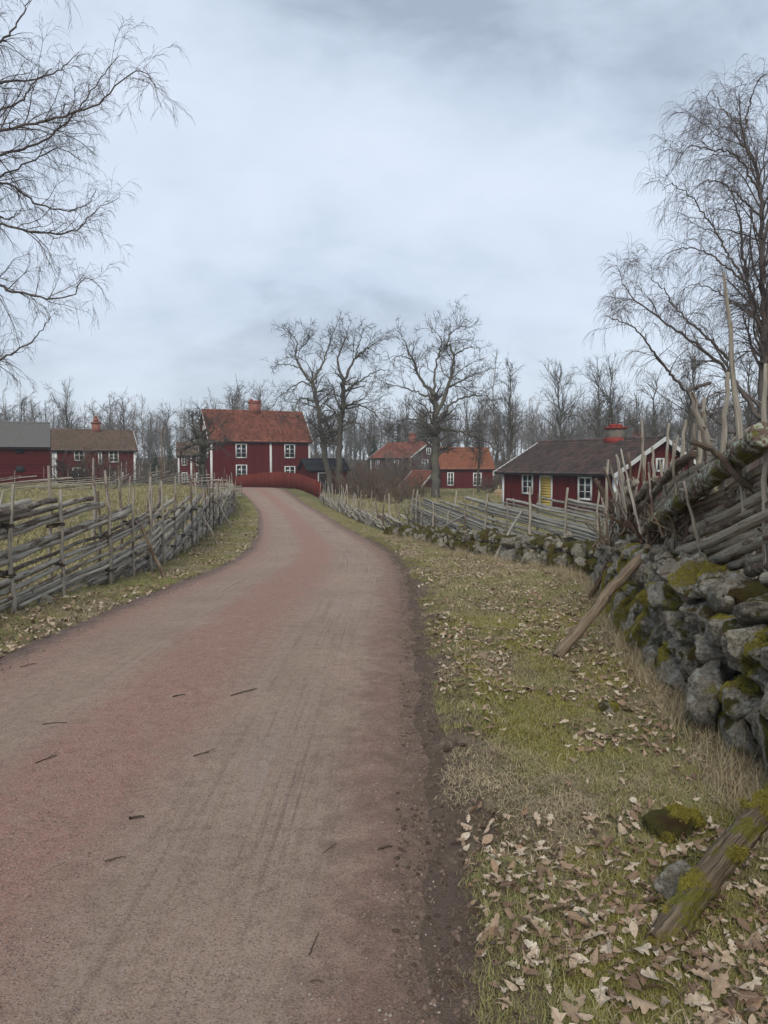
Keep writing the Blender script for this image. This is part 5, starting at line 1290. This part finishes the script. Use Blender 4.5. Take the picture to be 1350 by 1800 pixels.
n = len(x); scatter('soil_crumbs', CR, np.column_stack([x, y, surf(x, y)]), np.column_stack([rg.randn(n, 2) * .4, rg.rand(n) * 6.28]), .004 + .030 * rg.rand(n) ** 4, 'dark crumbs of churned soil along the right road edge', 'soil')
x, y = spread(3500, lambda y: eL(y) - .3, lambda y: eL(y) + .22, 5.0, 20, lambda x, y: x < 99, 1.8)
n = len(x); scatter('left_soil_crumbs', CR, np.column_stack([x, y, surf(x, y)]), np.column_stack([rg.randn(n, 2) * .4, rg.rand(n) * 6.28]), .005 + .02 * rg.rand(n) ** 3, 'dark soil crumbs along the left road edge', 'soil')
# sticks that lie on the road
def stick(px0, py0, px1, py1, r, lab, bend=.01, mat=None, forks=0):
    r = r * .72
    def onroad(px, py):
        d = EYE * F / (py - HZ)
        for _ in range(5): q = at(px, py, d); d = (EYE - float(surf(q.x, q.y)) ) * F / (py - HZ) * (math.cos(PITCH) ** 2 + (CY - py) / F * math.sin(PITCH))
        q = at(px, py, d); return np.array([q.x, q.y, float(surf(q.x, q.y)) + r])
    a, b = onroad(px0, py0), onroad(px1, py1); mm_ = (a + b) / 2 + np.array([bend, bend, .003]); 
    parts = []
    P = smooth_path([a, mm_, b], 9); P += rg.randn(9, 3) * r * .3; parts.append(tubes(P[None], (np.linspace(r, r * .6, 9))[None], 6, .08, rg))
    for k in range(forks):
        c = P[4 + k]; e = c + (b - a) * .35 + np.array([rg.randn() * .03, rg.randn() * .03, r * 2]); parts.append(tubes(smooth_path([c, (c + e) / 2, e], 5)[None], np.linspace(r * .6, r * .3, 5)[None], 5))
    V, Fc, UV = merge(parts)
    tag(link('twig', np_mesh('twig', V, Fc, UV, mat or M_twig)), lab, 'twig')
    return a, b
stick(543, 1676, 560, 1637, .0035, 'straight pale stick lying on the road near the lower centre', .002)
stick(405, 1222, 450, 1210, .006, 'light split twig on the red middle strip of the road', .01, forks=2)
stick(340, 1328, 368, 1321, .005, 'short dark twig below the light split twig', .01, M_stakedark, 1)
stick(302, 1224, 326, 1221, .007, 'dark curled bark piece left of the light split twig', .02, M_stakedark)
stick(780, 1322, 818, 1310, .020, 'thick dark broken branch stub on the right road edge', .004, M_stakedark)
stick(812, 1322, 858, 1288, .009, 'thin crooked branch lying against the broken stub', .02, M_stakedark, 2)
stick(62, 1340, 100, 1326, .005, 'thin dark twig near the left edge of the road', .02, M_stakedark, 1)
stick(228, 1438, 252, 1436, .009, 'small dark bark chip on the reddish gravel at the left', .01, M_stakedark)
stick(75, 1272, 118, 1269, .004, 'thin straight twig on the left wheel track', .004, M_stakedark)
stick(36, 1172, 62, 1166, .008, 'brown stick at the left edge of the road below the fence', .01)
stick(185, 1512, 222, 1505, .004, 'fine dark twig on the near left part of the road', .012, M_stakedark, 1)
stick(568, 1497, 592, 1480, .003, 'tiny forked dark twig on the near right wheel track', .008, M_stakedark, 1)
stick(665, 1492, 690, 1487, .006, 'dark curled leaf stalk near the right side of the road', .01, M_stakedark)
stick(1000, 1590, 1052, 1652, .013, 'pale lichen covered stick among the oak leaves by the leaning log', .004, M_railpale)
stick(545, 1722, 570, 1724, .0035, 'short brown stalk at the bottom of the picture', .002)

# moss cushions on the stones and the leaning log
def moss_on(objs, dens, thr, name, label, sc=(1., 2.), up=.0, f=3.3, seed=5):
    rs = np.random.RandomState(seed); PS, RO = [], []
    for o in objs:
        mw = Matrix.Translation(o.parent.location if o.parent else (0, 0, 0)) @ Matrix.LocRotScale(o.location, o.rotation_euler, o.scale); mw = np.array(mw)
        me = o.data; nv = len(me.vertices); co = np.empty(nv * 3); me.vertices.foreach_get('co', co); co = co.reshape(-1, 3) @ mw[:3, :3].T + mw[:3, 3]
        tri = np.array([p.vertices[:3] for p in me.polygons if len(p.vertices) == 3] or [q for p in me.polygons for q in ((p.vertices[0], p.vertices[1], p.vertices[2]), (p.vertices[0], p.vertices[2], p.vertices[3]))])
        A, B, C = co[tri[:, 0]], co[tri[:, 1]], co[tri[:, 2]]; nr = np.cross(B - A, C - A); ar = np.linalg.norm(nr, axis=1) / 2; nr = norm(nr)
        k = rs.poisson(ar * dens); i = np.repeat(np.arange(len(tri)), k); u, v = rs.rand(2, len(i)); fl = u + v > 1; u[fl] = 1 - u[fl]; v[fl] = 1 - v[fl]
        p = A[i] + (B - A)[i] * u[:, None] + (C - A)[i] * v[:, None]; nn_ = nr[i]
        val = vn(p[:, 0] * f + p[:, 2] * 2.1 + 30, p[:, 1] * f + p[:, 2] * f) + .25 * vn(p[:, 0] * 14 + p[:, 2] * 9, p[:, 1] * 14 + p[:, 2] * 11) + nn_[:, 2] * up
        kp = (val - (.16 * (p[:, 2] - .5) if name == 'wall_moss' else 0) > thr) & (nn_[:, 0] * p[:, 0] + nn_[:, 1] * p[:, 1] + nn_[:, 2] * (p[:, 2] - 1.6) < .3)
        p, nn_ = p[kp], nn_[kp]
        for q, n_ in zip(p, nn_): PS.append(q); RO.append(Vector(n_).to_track_quat('Z', 'Y').to_euler()[:])
    n = len(PS); print(name, n)
    return scatter(name, MB, np.array(PS), np.array(RO), rs.uniform(*sc, n), label, 'moss')
MB = [proto('moss_tuft_%d' % i, blade_tuft(120 + i, 26, .006, .016, .0017, (.2, 1.3), .010, M_moss, 2)) for i in range(3)]
near_st = [o for o in recs1 if (o.location.y + w1.location.y) < 9.5]
moss_on(near_st, 6500, .80, 'wall_moss', 'thick yellow green moss growing on the near stone wall', (.6, 1.3), .08)
lg = [o for o in bpy.data.objects if o.name.startswith('leaning_log')]
rk = [o for o in bpy.data.objects if o.name in ('rock.001', 'rock.002')]
moss_on(lg + rk, 16000, .74, 'log_moss', 'yellow green moss cushions on the leaning log and sunken rocks', (.4, .9), .12, 9.)
print('objects', len(bpy.data.objects))

# thin haze over the valley, one closed box round everything below the clouds
hme = boxes_mesh('haze', [(-420, 420, -40, 520, -3.5, 34)])
hz_o = link('haze', hme); tag(hz_o, kind='stuff')
m = bpy.data.materials.new('haze_air'); m.use_nodes = True; t = NT(m.node_tree)
vol = t.n('ShaderNodeVolumePrincipled'); vol.inputs['Color'].default_value = (.86, .90, .95, 1); vol.inputs['Density'].default_value = .0007
t.t.links.new(vol.outputs[0], t.n('ShaderNodeOutputMaterial').inputs['Volume']); hme.materials.append(m)
